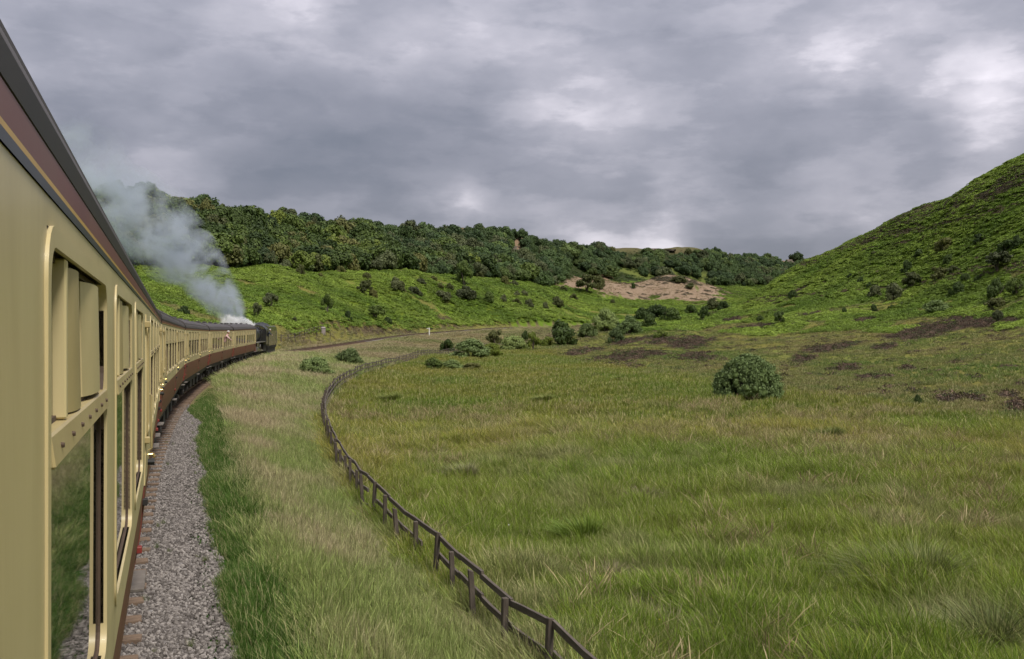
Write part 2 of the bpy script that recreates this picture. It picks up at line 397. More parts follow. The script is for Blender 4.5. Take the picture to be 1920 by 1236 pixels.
def ground_z(X, Y, rough=True):
    X = np.asarray(X, float).ravel(); Y = np.asarray(Y, float).ravel()
    z = base_z(X, Y); r = np.hypot(X, Y)
    if rough:                                       # hummocks and rills
        amp = 0.10 + 0.75 * sstep(110, 200, r)
        z = z + amp * (fbm(X / 9, Y / 9, 3, 4) - 0.5) * 2 + 0.05 * (fbm(X / 1.6, Y / 1.6, 9, 3) - 0.5)
        far = sstep(140, 260, r)
        z = z + far * 2.6 * (np.abs(fbm(X / 45, Y / 45, 21, 3) - 0.5) * 2 - 0.25) + far * 0.45 * (fbm(X / 5, Y / 5, 23, 3) - 0.5)
    hl = sstep(0, 18, X - foot_x(Y)) * sstep(60, 110, Y) * (1 - sstep(380, 450, Y)) * sstep(6, 14, z)          # gullies and sheep terraces of the right hill
    z = z + hl * (1.0 * (np.abs(fbm((X * .5 - Y * .87) / 26, (X * .87 + Y * .5) / 90, 41, 3) - .5) * 2 - .3) + .14 * np.sin(z * 1.9 + 5 * fbm(X / 20, Y / 20, 43, 2)))
    near = (r < 620) & (Y > -130)
    d = np.full(X.shape, 1e3); zr = np.zeros(X.shape); s = np.zeros(X.shape)
    if near.any(): d[near], s[near], zr[near] = track_d(X[near], Y[near])
    # embankment on the right, benched cutting on the left
    emb = zr - 0.235 - np.maximum(np.abs(d) - 2.5, 0) * 0.45 - 0.10 * sstep(2.3, 3.0, np.abs(d))
    k = 0.5; right = d > 0
    hmix = np.clip(0.5 + 0.5 * (emb - z) / k, 0, 1); smax = z * (1 - hmix) + emb * hmix + k * hmix * (1 - hmix)
    wfar = sstep(7, 16, d)
    zright = np.where(d < 7, np.minimum(smax, zr - 0.235), smax); zright = np.where(d >= 7, (np.minimum(smax, zr - 0.235) * (1 - wfar) + smax * wfar), zright)
    wl = sstep(3.0, 9.0, -d); zleft = (zr - 0.235 - 0.1 * sstep(2.0, 3.0, -d)) * (1 - wl) + z * wl
    z2 = np.where(right, zright, zleft)
    return np.where(np.abs(d) < 60, z2, z)
def cast(px, py, y0=6.0, y1=1400.0):
    """where the ground meets the line of sight through a pixel"""
    Y = np.exp(np.linspace(math.log(y0), math.log(y1), 1500)); X = (px - 960) / F * Y
    z = ground_z(X, Y); pr = HY - (z - ZC) / Y * F
    i = int(np.argmax(pr <= py)) if (pr <= py).any() else len(Y) - 1
    return X[i], Y[i], z[i]
WB = np.array([(-300, 205), (150, 222), (300, 222), (400, 262), (530, 292), (700, 345), (850, 412), (1000, 482), (1100, 600), (1200, 665), (1300, 705), (1400, 745), (1500, 800)], float)
WTP = np.array([(-300, 295), (150, 318), (300, 345), (400, 384), (530, 422), (700, 474), (850, 551), (1000, 628), (1100, 702), (1200, 760), (1300, 820), (1400, 902), (1500, 965)], float)
def pxof(X, Y): return 960 + F * X / np.maximum(Y, 1.0)
def wood_t(X, Y):
    p = pxof(X, Y); b = np.interp(p, WB[:, 0], WB[:, 1]); t = np.interp(p, WTP[:, 0], WTP[:, 1]); return (Y - b) / (t - b)

# heather / bare patches seen on the slopes (pixel centre, half axes in pixels, tilt)
HEATH = [(1180, 668, 78, 14, -.12), (1290, 645, 60, 13, -.1), (1110, 678, 60, 7, -.1), (1090, 660, 45, 6, -.15), (1305, 672, 50, 11, -.05), (1175, 688, 30, 6, 0), (1240, 640, 35, 6, -.1), (1330, 590, 26, 4, -.3), (1180, 640, 60, 5, -.2),
         (1745, 618, 95, 17, -.2), (1830, 603, 50, 13, -.1), (1560, 652, 62, 8, -.15), (1590, 690, 52, 10, -.08), (1510, 675, 26, 8, -.1), (1660, 650, 30, 7, -.15), (1700, 690, 22, 7, 0), (1640, 708, 40, 4, 0), (1780, 750, 32, 8, 0), (1830, 747, 17, 8, 0),
         (1905, 768, 26, 15, 0), (1890, 742, 15, 9, 0), (1500, 545, 22, 4, -.4), (1420, 612, 40, 4, -.1), (1520, 590, 30, 3, -.2), (1900, 600, 22, 7, 0), (1620, 600, 26, 4, -.1), (1372, 600, 22, 4, -.2)]
EARTH = [(688, 619, 56, 8, 0.02), (760, 623, 45, 5, 0), (850, 612, 60, 5, 0), (835, 598, 25, 5, .2), (985, 606, 60, 3, 0), (560, 640, 40, 4, 0), (620, 606, 30, 4, 0)]
def patch_mask(X, Y, Z, L, seed):
    p = pxof(X, Y); q = HY - (Z - ZC) / np.maximum(Y, 1) * F
    m = np.zeros(len(X)); nz = fbm(X / 3.0, Y / 3.0, seed, 3) * 0.9 + fbm(X / 12.0, Y / 12.0, seed + 5, 2) * 0.5
    for (cx, cy, a, b, t) in L:
        dx = p - cx; dy = (q - cy) - t * dx
        m = np.maximum(m, 1.25 - (dx / a) ** 2 - (dy / b) ** 2)
    return np.clip((m * .9 + (nz - .7) * 1.7 - .38) * 2.6, 0, 1) * (m > .01)

# ------------------------------------------------------------------ ground sheet
az = np.concatenate([np.linspace(-180, -62, 24, endpoint=False), np.linspace(-62, -33, 40, endpoint=False), np.linspace(-33, 33, 400, endpoint=False), np.linspace(33, 62, 40, endpoint=False), np.linspace(62, 180, 24)])
az = np.radians(az[:-1])
rr = np.exp(np.linspace(math.log(1.2), math.log(2300), 440))
AZ, RR = np.meshgrid(az, rr); GX = (np.sin(AZ) * RR).ravel(); GY = (np.cos(AZ) * RR).ravel()
GZ = ground_z(GX, GY)
nA, nR = len(az), len(rr)
ii, jj = np.meshgrid(np.arange(nR - 1), np.arange(nA), indexing='ij'); j2 = (jj + 1) % nA
faces = np.stack([ii * nA + jj, ii * nA + j2, (ii + 1) * nA + j2, (ii + 1) * nA + jj], -1).reshape(-1, 4)[:, ::-1]
gv = np.stack([GX, GY, GZ], -1)
ctr = np.array([[0, 0, ground_z([0.0], [0.01])[0]]]); gv = np.concatenate([gv, ctr]); ci = len(gv) - 1
gd, gs, _ = track_d(np.clip(GX, -400, 400), np.clip(GY, -150, 700)); gd = np.where(np.hypot(GX, GY) < 620, gd, 999.0)
wt_ = wood_t(GX, GY); FD, _, _ = poly_dist(GX, GY, FENCE[::4])
def ground_colour():
    n = len(GX); c = np.zeros((n, 3)); pz = GZ - ZC; P = pxof(GX, GY)
    f1 = fbm(GX / 4, GY / 4, 31, 4); f2 = fbm(GX / 18, GY / 18, 37, 3)
    meadow = np.stack([.115 + .05 * f1, .128 + .03 * f2, .024 + 0 * f1], -1)
    tall = np.stack([.15 + .06 * f1, .135 + .04 * f2, .058 + .02 * f1], -1)
    verge = np.stack([.030 + .01 * f1, .072 + .02 * f2, .010 + 0 * f1], -1)
    moorg = np.stack([.135 + .05 * f1, .138 + .04 * f2, .036 + 0 * f1], -1)
    brack = np.stack([.095 + .045 * f1, .155 + .04 * f2, .018 + 0 * f1], -1)
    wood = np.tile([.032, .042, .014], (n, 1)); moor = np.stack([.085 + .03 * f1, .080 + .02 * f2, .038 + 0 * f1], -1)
    spoil = np.stack([.215 + .07 * f1, .145 + .07 * f1, .095 + .05 * f1], -1)
    c[:] = brack
    slope = (gd > 0) & (GX > foot_x(GY)) & (GY < 420)
    c[slope] = moorg[slope]
    steep = slope & (pz > 0.5 + 5 * (f2 - .5)) & ~((fbm(GX / 11, GY / 11, 191, 3) >= .64) & (pz < 12)); c[steep] = brack[steep]
    br = (gd < -6) & (fbm(GX / 13, GY / 13, 193, 4) > .69) & (GY < 460); c[br] = moorg[br]
    mead = (gd > 0) & (FD > 0) & (GX <= foot_x(GY)) & (GY < 240); c[mead] = meadow[mead]
    tl = (gd > 2.0) & (FD <= 0.4) & (gd < 60) & (GY < 345); c[tl] = tall[tl]
    lt = (gd < -2) & (gd > -9) & (GY > 60) & (GY < 345); c[lt] = tall[lt] * np.array([.95, 1.0, .6])
    vg = (np.abs(gd) < 3.1 + .8 * (f1 - .5)) & (gs < 44); c[vg] = verge[vg]
    vg2 = (np.abs(gd) < 3.4) & (gs >= 44); c[vg2] = tall[vg2]
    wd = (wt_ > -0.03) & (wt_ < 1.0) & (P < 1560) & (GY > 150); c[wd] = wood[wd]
    mr = (wt_ >= 1.0) & (GY > 150); c[mr] = moor[mr]
    mr2 = (GY > 180) & (GX > 0) & (P > 1450) & (GY > 420); c[mr2] = moor[mr2]
    sp = (P > 1028 + 30 * (f2 - .5)) & (P < 1400) & (GY > 532 + 70 * (f1 - .5)) & (GY < 625) & (wt_ < 0.04) & (P < 1370 + 150 * (f1 - .5) + 60 * (f2 - .5)); c[sp] = spoil[sp]
    qy = HY - pz / np.maximum(GY, 1) * F
    for (cx, cy, a, b, lim) in [(968, 470, 16, 34, .45), (1480, 492, 34, 8, .4), (1235, 458, 60, 7, .4), (850, 432, 36, 5, .4), (790, 410, 20, 6, .4), (1130, 508, 26, 26, .5)]:
        m = 1.2 - ((P - cx) / a) ** 2 - ((qy - cy) / b) ** 2 + (f1 - .5) > lim
        m &= GY > 250; c[m] = spoil[m] * np.array([.85, .8, .75])
    hm = patch_mask(GX, GY, GZ, HEATH, 51)[:, None]; hm *= (GY > 40)[:, None] * (gd > 6)[:, None]
    c = c * (1 - hm) + np.array([.055, .036, .026]) * hm
    em = patch_mask(GX, GY, GZ, EARTH, 57)[:, None] * (gd < -1)[:, None]
    c = c * (1 - em) + np.array([.075, .052, .034]) * em
    gapg = (P > 1150) & (P < 1330) & (wt_ > 0.02) & (wt_ < 0.55) & (f2 + .4 * f1 > .62); c[gapg] = np.array([.11, .13, .03])
    return c
gcol = ground_colour(); gcol = np.concatenate([gcol, gcol[:1]])
gf = [tuple(q) for q in faces]
me = mesh_np('ground', gv, faces, None, True)
def ground_mat():
    m, t, b = new_mat('ground_cover')
    at = nd(t, 'ShaderNodeAttribute', attribute_name='cover')
    co = nd(t, 'ShaderNodeNewGeometry').outputs['Position']
    n1 = noise(t, co, 0.9, 6, 0.65); n2 = noise(t, co, 5.0, 5, 0.65)
    v = mth(t, 'ADD', mth(t, 'MULTIPLY', n1, 0.9), mth(t, 'MULTIPLY', n2, 0.7))
    sc = nd(t, 'ShaderNodeVectorMath', operation='SCALE'); t.links.new(at.outputs['Color'], sc.inputs[0]); t.links.new(mth(t, 'ADD', 0.2, v), sc.inputs['Scale'])
    t.links.new(sc.outputs[0], b.inputs['Base Color']); b.inputs['Roughness'].default_value = 0.95; b.inputs['Specular IOR Level'].default_value = 0.1
    bn = nd(t, 'ShaderNodeBump'); bn.inputs['Strength'].default_value = 0.7; bn.inputs['Distance'].default_value = 0.25
    t.links.new(v, bn.inputs['Height']); t.links.new(bn.outputs[0], b.inputs['Normal'])
    return m
me.materials.append(ground_mat())
ca = me.attributes.new('cover', 'FLOAT_COLOR', 'POINT')
ca.data.foreach_set('color', np.concatenate([gcol, np.ones((len(gcol), 1))], 1).astype(np.float32).ravel())
ground = link('ground', me)
tag(ground, kind='structure')
# closing fan under the camera
fan = mesh_np('ground_centre', np.concatenate([gv[:nA], ctr]), [(k, (k + 1) % nA, nA) for k in range(nA)], me.materials[0])
fa = fan.attributes.new('cover', 'FLOAT_COLOR', 'POINT'); fa.data.foreach_set('color', np.tile([.05, .08, .02, 1], nA + 1).astype(np.float32))
tag(link('ground_under_train', fan), kind='structure')
# ------------------------------------------------------------------ railway track
M = {}
M['rail'] = mat_var('rusty_rail', (.085, .048, .030), (.15, .085, .05), .55, 9, metal=.35)
M['railtop'] = mat_var('worn_rail_head', (.34, .31, .28), (.22, .18, .15), .35, 9, metal=.8)
M['sleeper'] = mat_var('weathered_sleeper', (.235, .160, .105), (.125, .082, .056), .9, 3.5, bump=.5, bscale=20, stretch=(5, 1, 3), stain=(.05, .038, .03), stain_amt=.6)
M['chair'] = mat_var('iron_chair', (.07, .045, .032), (.12, .07, .04), .8, 20)
def ballast_mat():
    m, t, b = new_mat('limestone_ballast')
    co = nd(t, 'ShaderNodeNewGeometry').outputs['Position']
    v = nd(t, 'ShaderNodeTexVoronoi'); v.inputs['Scale'].default_value = 21; t.links.new(co, v.inputs['Vector'])
    sx = nd(t, 'ShaderNodeSeparateXYZ'); t.links.new(v.outputs['Color'], sx.inputs[0])
    c = ramp(t, sx.outputs[0], [(0.0, (.07, .060, .054)), (.45, (.17, .150, .136)), (.8, (.27, .243, .226)), (1, (.39, .36, .335))])
    dk = noise(t, co, 1.3, 5, .65)
    c = mixc(t, ramp(t, dk, [(.40, (0, 0, 0)), (.72, (.6, .6, .6))]), c, (.10, .078, .062))
    t.links.new(c, b.inputs['Base Color']); b.inputs['Roughness'].default_value = .95
    bn = nd(t, 'ShaderNodeBump'); bn.inputs['Strength'].default_value = 1.0; bn.inputs['Distance'].default_value = .03; bn.invert = True
    t.links.new(v.outputs['Distance'], bn.inputs['Height']); t.links.new(bn.outputs[0], b.inputs['Normal'])
    return m
M['ballast'] = ballast_mat()
def tr_at(s):
    """position, unit tangent on the centre line at distance s beyond the camera"""
    q = np.clip(s + S0, 0, len(TR) - 1.001); i = int(q); u = q - i
    p = TR[i] * (1 - u) + TR[i + 1] * u; i0 = max(i - 1, 0); i1 = min(i + 2, len(TR) - 1)
    e = TR[i1] - TR[i0]; e = e / np.hypot(e[0], e[1]); return p, e
ss = np.concatenate([np.arange(-70, -6, 3.0), np.arange(-6, 60, .25), np.arange(60, 340, 1.5)])
# ballast bed: a crowned sheet with a ragged grassy edge
bv = []; bf = []; ncol = 15
for k, s in enumerate(ss):
    p, e = tr_at(s); nx, ny = e[1], -e[0]
    we = 2.22 + .16 * (fbm(np.array([s / 1.7]), np.array([3.0]), 5, 3)[0] - .5) * 2
    we += -0.72 * float(sstep(36, 44, s)) - .12 * float(sstep(22, 36, s))
    for j in range(ncol):
        d = -2.4 + (2.4 + we) * j / (ncol - 1)
        dz = -0.20 if abs(d) < 1.5 else -0.20 - (abs(d) - 1.5) * .035
        bump = .022 * (vnoise(np.array([s * 8.0]), np.array([d * 8.0]), 4)[0] - .5)
        if j == ncol - 1: dz -= .10
        bv.append((p[0] + nx * d, p[1] + ny * d, p[2] + dz + bump))
for k in range(len(ss) - 1):
    for j in range(ncol - 1):
        a = k * ncol + j; bf.append((a, a + 1, a + 1 + ncol, a + ncol))
track = empty('railway_track', (0, 0, 0)); tag(track, kind='structure')
link('ballast_bed', mesh_np('ballast_bed', bv, bf, M['ballast'], True), track)
# rails
prof = [(-.070, -.155), (.070, -.155), (.070, -.135), (.012, -.12), (.012, -.045), (.035, -.035), (.035, 0), (-.035, 0), (-.035, -.035), (-.012, -.045), (-.012, -.12), (-.070, -.135)]
for off in (-.7525, .7525):
    mb = MB(); secs = []
    for s in np.concatenate([np.arange(-70, 60, 2.0), np.arange(60, 340, 3.0)]):
        p, e = tr_at(s); nx, ny = e[1], -e[0]
        secs.append([(p[0] + nx * (off + a), p[1] + ny * (off + a), p[2] + z) for a, z in prof])
    mb.loft(secs)
    r = link('rail', mb.mesh('rail', M['rail']), track); r.data.materials.append(M['railtop'])
    # polished running surface
    for pl in r.data.polygons:
        if pl.normal.z > .9 and abs(pl.center.z - tr_at(0)[0][2]) < 99: pl.material_index = 0
# sleepers with rail chairs
sl = []
for v in range(3):
    mb = MB(); random.seed(40 + v); j = lambda a: random.uniform(-a, a)
    mb.hexa([(-.125 + j(.01), -1.38 + j(.03), -.32), (.125 + j(.01), -1.38 + j(.03), -.32), (.125, 1.29, -.32), (-.125, 1.29, -.32),
             (-.120 + j(.012), -1.37 + j(.03), -.158 + j(.008)), (.120 + j(.012), -1.37 + j(.03), -.158 + j(.008)), (.12, 1.28, -.158), (-.12, 1.28, -.158)])
    sl.append(mb.mesh('sleeper', M['sleeper'], bevel=.008))
mb = MB()
for y in (-.7525, .7525):
    mb.box(-.09, .09, y - .19, y + .19, -.157, -.135); mb.box(-.07, .07, y - .13, y - .03, -.136, -.06); mb.box(-.07, .07, y + .03, y + .13, -.136, -.06)
chair_me = mb.mesh('rail_chair', M['chair'])
for k in range(298):
    s = -6 + k * .72 + random.uniform(-.02, .02); p, e = tr_at(s)
    o = link('sleeper', sl[k % 3], track, loc=(p[0], p[1], p[2]), rot=(0, 0, math.atan2(e[1], e[0]) + random.uniform(-.02, .02)))
    if s < 70: link('rail_chair', chair_me, o)
# ------------------------------------------------------------------ carriages
M['cream'] = mat_var('cream_paint', (.59, .49, .265), (.54, .445, .235), .42, 1.6, coat=.08, stain=(.30, .225, .10), stain_amt=.42, bump=.06, bscale=3, stretch=(2.5, 2.5, .5))
M['creamdirty'] = mat_var('cream_paint_worn', (.44, .355, .17), (.37, .29, .135), .45, 3, stain=(.16, .10, .055), stain_amt=.65)
M['carmine'] = mat_var('carmine_paint', (.175, .055, .042), (.140, .045, .036), .45, 1.5, spec=.25, stain=(.23, .15, .09), stain_amt=.35)
M['yellow'] = mat_var('lining_yellow', (.60, .36, .06), (.50, .30, .05), .4, 8)
M['black'] = mat_var('lining_black', (.018, .018, .018), (.03, .03, .03), .4, 8)
M['roof'] = mat_var('roof_paint', (.066, .054, .050), (.046, .038, .036), .62, .8, stain=(.09, .075, .068), stain_amt=.5)
M['gutter'] = mat_var('gutter_dark_brown', (.030, .022, .016), (.018, .014, .012), .6, 4)  # dark brown all along the gutter, slightly mottled
M['under'] = mat_var('underframe_black', (.016, .014, .013), (.035, .028, .022), .7, 4)
M['steel'] = mat_var('wheel_steel', (.11, .09, .075), (.06, .05, .042), .5, 6, metal=.5)
M['brass'] = mat_var('brass_handle', (.62, .46, .17), (.45, .32, .12), .25, 9, metal=.9)
M['step'] = mat_var('step_board', (.20, .175, .15), (.12, .10, .085), .85, 8)
M['redpart'] = mat_var('red_hinge', (.26, .035, .028), (.18, .03, .025), .5, 8)
M['rubber'] = mat_var('black_rubber', (.015, .015, .016), (.025, .025, .026), .6, 8)
M['rust'] = mat_var('rusty_seal', (.10, .062, .038), (.055, .036, .025), .8, 7)
def glass_mat(name, base, rough):
    m, t, b = new_mat(name)
    co = nd(t, 'ShaderNodeTexCoord').outputs['Object']
    t.links.new(ramp(t, noise(t, co, .8, 3), [(.3, base), (.7, tuple(x * 1.7 for x in base))]), b.inputs['Base Color'])
    b.inputs['Roughness'].default_value = rough; b.inputs['IOR'].default_value = 1.52; b.inputs['Specular IOR Level'].default_value = .6
    bn = nd(t, 'ShaderNodeBump'); bn.inputs['Strength'].default_value = .04; bn.inputs['Distance'].default_value = .02
    t.links.new(noise(t, co, 1.1, 2), bn.inputs['Height']); t.links.new(bn.outputs[0], b.inputs['Normal'])
    return m
M['glass'] = glass_mat('window_glass', (.014, .016, .013), .02)
ZB, ZBD, ZWB, ZMR0, ZMR1, ZWT, ZCT, ZGU = 1.05, 1.76, 1.99, 2.722, 2.778, 3.09, 3.19, 3.248
def prof_y(z):      # half width of the body at height z (tumblehome below the waist)
    return float(np.interp(z, [1.05, 1.2, 1.4, 1.6, 1.8, 2.0, 2.6, 3.0, 3.2, 3.4], [1.305, 1.338, 1.368, 1.388, 1.401, 1.408, 1.410, 1.409, 1.407, 1.400]))
def rrect(x0, x1, z0, z1, r, n=5):
    pts = []
    for (cx, cz, a0) in ((x1 - r, z0 + r, -90), (x1 - r, z1 - r, 0), (x0 + r, z1 - r, 90), (x0 + r, z0 + r, 180)):
        for k in range(n + 1):
            a = math.radians(a0 + 90 * k / n); pts.append((cx + r * math.cos(a), cz + r * math.sin(a)))
    return pts
def panel(mb, x0, x1, zs, off=0.0, sgn=-1):
    """strip of body side following the section between the given heights"""
    for a, b in zip(zs[:-1], zs[1:]):
        ya = sgn * (prof_y(a) + off); yb = sgn * (prof_y(b) + off)
        mb.add([(x0, ya, a), (x1, ya, a), (x1, yb, b), (x0, yb, b)], [(0, 1, 2, 3)])
def ring(outer, inner, off_o, off_i, sgn=-1):
    n = len(outer); v = []
    for (x, z) in outer: v.append((x, sgn * (prof_y(z) + off_o), z))
    for (x, z) in inner: v.append((x, sgn * (prof_y(z) + off_o), z))
    for (x, z) in inner: v.append((x, sgn * (prof_y(z) + off_i), z))
    for (x, z) in outer: v.append((x, sgn * (prof_y(z) - .004), z))
    f = []
    for k in range(n):
        j = (k + 1) % n
        f += [(k, j, n + j, n + k), (n + k, n + j, 2 * n + j, 2 * n + k), (k, j, 3 * n + j, 3 * n + k)]
    return v, f
def flat_y(mb, x0, x1, z0, z1, off, sgn=-1):
    mb.add([(x0, sgn * (prof_y(z0) + off), z0), (x1, sgn * (prof_y(z0) + off), z0), (x1, sgn * (prof_y(z1) + off), z1), (x0, sgn * (prof_y(z1) + off), z1)], [(0, 1, 2, 3)])
ZS_ALL = [1.05, 1.2, 1.4, 1.6, ZBD]
CREAM_Z = [ZBD, 1.85, ZWB, 2.3, 2.6, 2.9, ZWT, ZCT - .020]
WIN_W = 1.45
_wcache = {}
def window_meshes():
    if _wcache: return _wcache
    x0, x1 = -WIN_W / 2, WIN_W / 2
    mb = MB(); mb.add(*ring(rrect(x0 - .040, x1 + .040, ZWB - .04, ZWT + .035, .10), rrect(x0, x1, ZWB, ZWT, .075), .006, -.020))
    _wcache['frame'] = mb.mesh('window_frame', M['cream'], True)
    mb = MB(); flat_y(mb, x0 - .01, x1 + .01, ZWB - .01, ZMR0 + .01, -.018); _wcache['pane'] = mb.mesh('pane', M['glass'])
    mb = MB(); flat_y(mb, x0 - .01, x1 + .01, ZMR1 - .01, ZWT + .01, -.024); _wcache['top'] = mb.mesh('pane', M['glass'])
    y = -prof_y(2.74)
    mb = MB(); mb.hexa([(x0 + .003, y - .012, ZMR0), (x1 - .003, y - .012, ZMR0), (x1 - .003, y + .052, ZMR0), (x0 + .003, y + .052, ZMR0), (x0 + .003, y - .004, ZMR1), (x1 - .003, y - .004, ZMR1), (x1 - .003, y + .052, ZMR1), (x0 + .003, y + .052, ZMR1)])
    _wcache['bar'] = mb.mesh('glazing_bar', M['creamdirty'], bevel=.004)
    for nm, z0, z1, off in (('seal', ZWB, ZMR0 + .002, -.0165), ('seal2', ZMR1 - .002, ZWT, -.0225)):      # perished rubber seal round each light
        sm = MB(); sm.add(*ring(rrect(x0, x1, z0, z1, .07), rrect(x0 + .016, x1 - .016, z0 + .012, z1 - .012, .06), off + .004, off - .004)); _wcache[nm] = sm.mesh('seal', M['rust'])
    sm = MB(); sm.cyl((0, y - .006, ZMR0 + .028), (0, y - .0135, ZMR0 + .028), .006, .0045, 6); _wcache['screw'] = sm.mesh('screw', M['rust'])
    # vertical jamb strips, weathered, on the far side of each light
    mb = MB(); mb.box(x1 - .075, x1 - .012, y + .006, y + .05, ZWB + .015, ZMR0 - .004); _wcache['jamb'] = mb.mesh('jamb', M['creamdirty'], bevel=.006)
    # sliding ventilator hoods: bowed cream metal plates standing out of the top light
    def hood(xa, xb, out, z0, z1):
        m = MB(); secs = []
        for k in range(7):
            u = k / 6; x = xa + (xb - xa) * u; yo = y + .022 - out * (math.sin(math.pi * min(1, u * 1.1)) ** .6)
            secs.append([(x, yo - .006, z0), (x, yo + .006, z0), (x, yo + .006 + .005, z1), (x, yo - .006 + .005, z1)])
        m.loft(secs); return m
    _wcache['hood1'] = hood(x0 + .42, x0 + .72, .018, ZMR1 + .004, ZWT - .010).mesh('ventilator', M['creamdirty'], True)
    _wcache['hood2'] = hood(x0 + .84, x1 - .10, .022, ZMR1 + .012, ZWT - .018).mesh('ventilator', M['cream'], True)
    mb = MB(); mb.box(x0 + .30, x0 + .335, y + .001, y + .03, ZMR1 + .002, ZWT - .002); _wcache['mull'] = mb.mesh('mullion', M['cream'], bevel=.004)
    return _wcache
def add_window(parent, x, screws=False):
    w = window_meshes()
    f = link('window', w['frame'], parent, loc=(x, 0, 0))
    if screws:
        for sx in np.linspace(-WIN_W / 2 + .12, WIN_W / 2 - .12, 7): link('screw', w['screw'], f, loc=(sx, 0, 0))
    for nm, k in (('pane', 'pane'), ('pane', 'top'), ('seal', 'seal'), ('seal', 'seal2'), ('glazing_bar', 'bar'), ('ventilator', 'hood1'), ('ventilator', 'hood2'), ('mullion', 'mull')):
        link(nm, w[k], f)
    return f
_dcache = {}
def door_meshes():
    if _dcache: return _dcache
    hw = .34; mb = MB()
    # door leaf: raised slab above and below its droplight
    for zs in ([ZBD + .004, 1.9, ZWB + .16],):
        panel(mb, -hw, hw, zs, .010)
    panel(mb, -hw, -hw + .12, [ZWB + .16, 2.6, 3.0, ZCT - .09], .010); panel(mb, hw - .12, hw, [ZWB + .16, 2.6, 3.0, ZCT - .09], .010)
    panel(mb, -hw + .12, hw - .12, [3.0, ZCT - .09], .010)
    for x in (-hw, hw):
        s = 1 if x > 0 else -1
        for a, b in ((ZBD + .004, 2.2), (2.2, 2.7), (2.7, ZCT - .09)):
            mb.add([(x, -prof_y(a) - .010, a), (x, -prof_y(a) + .01, a), (x, -prof_y(b) + .01, b), (x, -prof_y(b) - .010, b)], [(0, 1, 2, 3)])
    _dcache['leaf'] = mb.mesh('door', M['cream'])
    mb = MB(); panel(mb, -hw, hw, [1.12, 1.4, 1.6, ZBD - .004], .010)
    for x in (-hw, hw):
        for a, b in ((1.12, 1.4), (1.4, ZBD - .004)):
            mb.add([(x, -prof_y(a) - .010, a), (x, -prof_y(a) + .01, a), (x, -prof_y(b) + .01, b), (x, -prof_y(b) - .010, b)], [(0, 1, 2, 3)])
    _dcache['lower'] = mb.mesh('lower_panel', M['carmine'])
    mb = MB(); mb.add(*ring(rrect(-hw + .085, hw - .085, ZWB + .12, 3.045, .07), rrect(-hw + .135, hw - .135, ZWB + .17, 2.995, .05), .020, -.03)); _dcache['dl'] = mb.mesh('droplight', M['creamdirty'], True)
    mb = MB(); flat_y(mb, -hw + .11, hw - .11, ZWB + .15, 3.01, -.012); _dcache['pane'] = mb.mesh('pane', M['glass'])
    mb = MB(); y = -prof_y(2.0)
    mb.tube([(hw - .06, y - .012, 1.93), (hw - .06, y - .055, 1.935), (hw - .15, y - .062, 1.93), (hw - .17, y - .055, 1.925)], [.012, .012, .013, .010], 6)
    _dcache['handle'] = mb.mesh('door_handle', M['brass'], True)
    mb = MB(); mb.tube([(hw + .075, y - .006, 1.95), (hw + .075, y - .034, 1.97), (hw + .075, y - .034, 2.42), (hw + .075, y - .006, 2.44)], .009, 6); _dcache['grab'] = mb.mesh('grab_rail', M['creamdirty'], True)
    for nm, z, m_, q in (('h0', 1.27, 'redpart', .026), ('h1', 1.64, 'under', .026), ('h2', 2.12, 'creamdirty', .025), ('h3', 3.02, 'creamdirty', .025)):
        hg = MB(); yy = -prof_y(z); hg.box(-hw - .045, -hw + .035, yy - q - .012, yy + .005, z - q, z + q); _dcache[nm] = hg.mesh('hinge', M[m_], bevel=.006)
    mb = MB(); yy = -prof_y(1.84); mb.cyl((hw + .03, yy - .002, 1.86), (hw + .03, yy - .065, 1.86), .024, .030, 8); _dcache['stop'] = mb.mesh('door_stop', M['rubber'], True)
    mb = MB(); mb.box(-hw + .02, hw - .02, -1.40, -1.22, .93, .96); _dcache['step'] = mb.mesh('footboard', M['step'], bevel=.006)
    return _dcache
def add_door(parent, x):
    m = door_meshes(); d = link('door', m['leaf'], parent, loc=(x, 0, 0))
    dl = link('droplight', m['dl'], d)
    for nm, k in (('lower_panel', 'lower'), ('door_handle', 'handle'), ('hinge', 'h0'), ('hinge', 'h1'), ('hinge', 'h2'), ('hinge', 'h3'), ('door_stop', 'stop'), ('pane', 'pane')): link(nm, m[k], d)
    link('grab_rail', m['grab'], parent, loc=(x, 0, 0)); link('footboard', m['step'], parent, loc=(x, 0, 0))
    return d
def bogie_meshes():
    fr = MB()
    for y in (-1.0, 1.0):
        fr.loft([[(x, y - .05, z0), (x, y + .05, z0), (x, y + .05, z1), (x, y - .05, z1)] for x, z0, z1 in ((-1.75, .50, .72), (-1.0, .42, .70), (-.5, .34, .62), (.5, .34, .62), (1.0, .42, .70), (1.75, .50, .72))])
        for x in (-1.3, 1.3): fr.box(x - .15, x + .15, y - .17, y + .17, .36, .62); fr.cyl((x, y - .20, .47), (x, y + .20, .47), .11, n=10)
        for x in (-.35, .35): fr.cyl((x, y, .34), (x, y, .75), .09, n=8)
    fr.box(-.25, .25, -1.0, 1.0, .55, .80)
    wh = MB()
    for y in (-.72, .72):
        s = 1 if y > 0 else -1
        wh.cyl((0, y - .06, .457), (0, y + .06, .457), .457, n=24); wh.cyl((0, y - .065 * s, .457), (0, y - .09 * s, .457), .485, n=24)
    wh.cyl((0, -1.0, .457), (0, 1.0, .457), .075, n=8)
    return fr.mesh('bogie_frame', M['under']), wh.mesh('wheelset', M['steel'], True)
BOG, WHE = bogie_meshes()
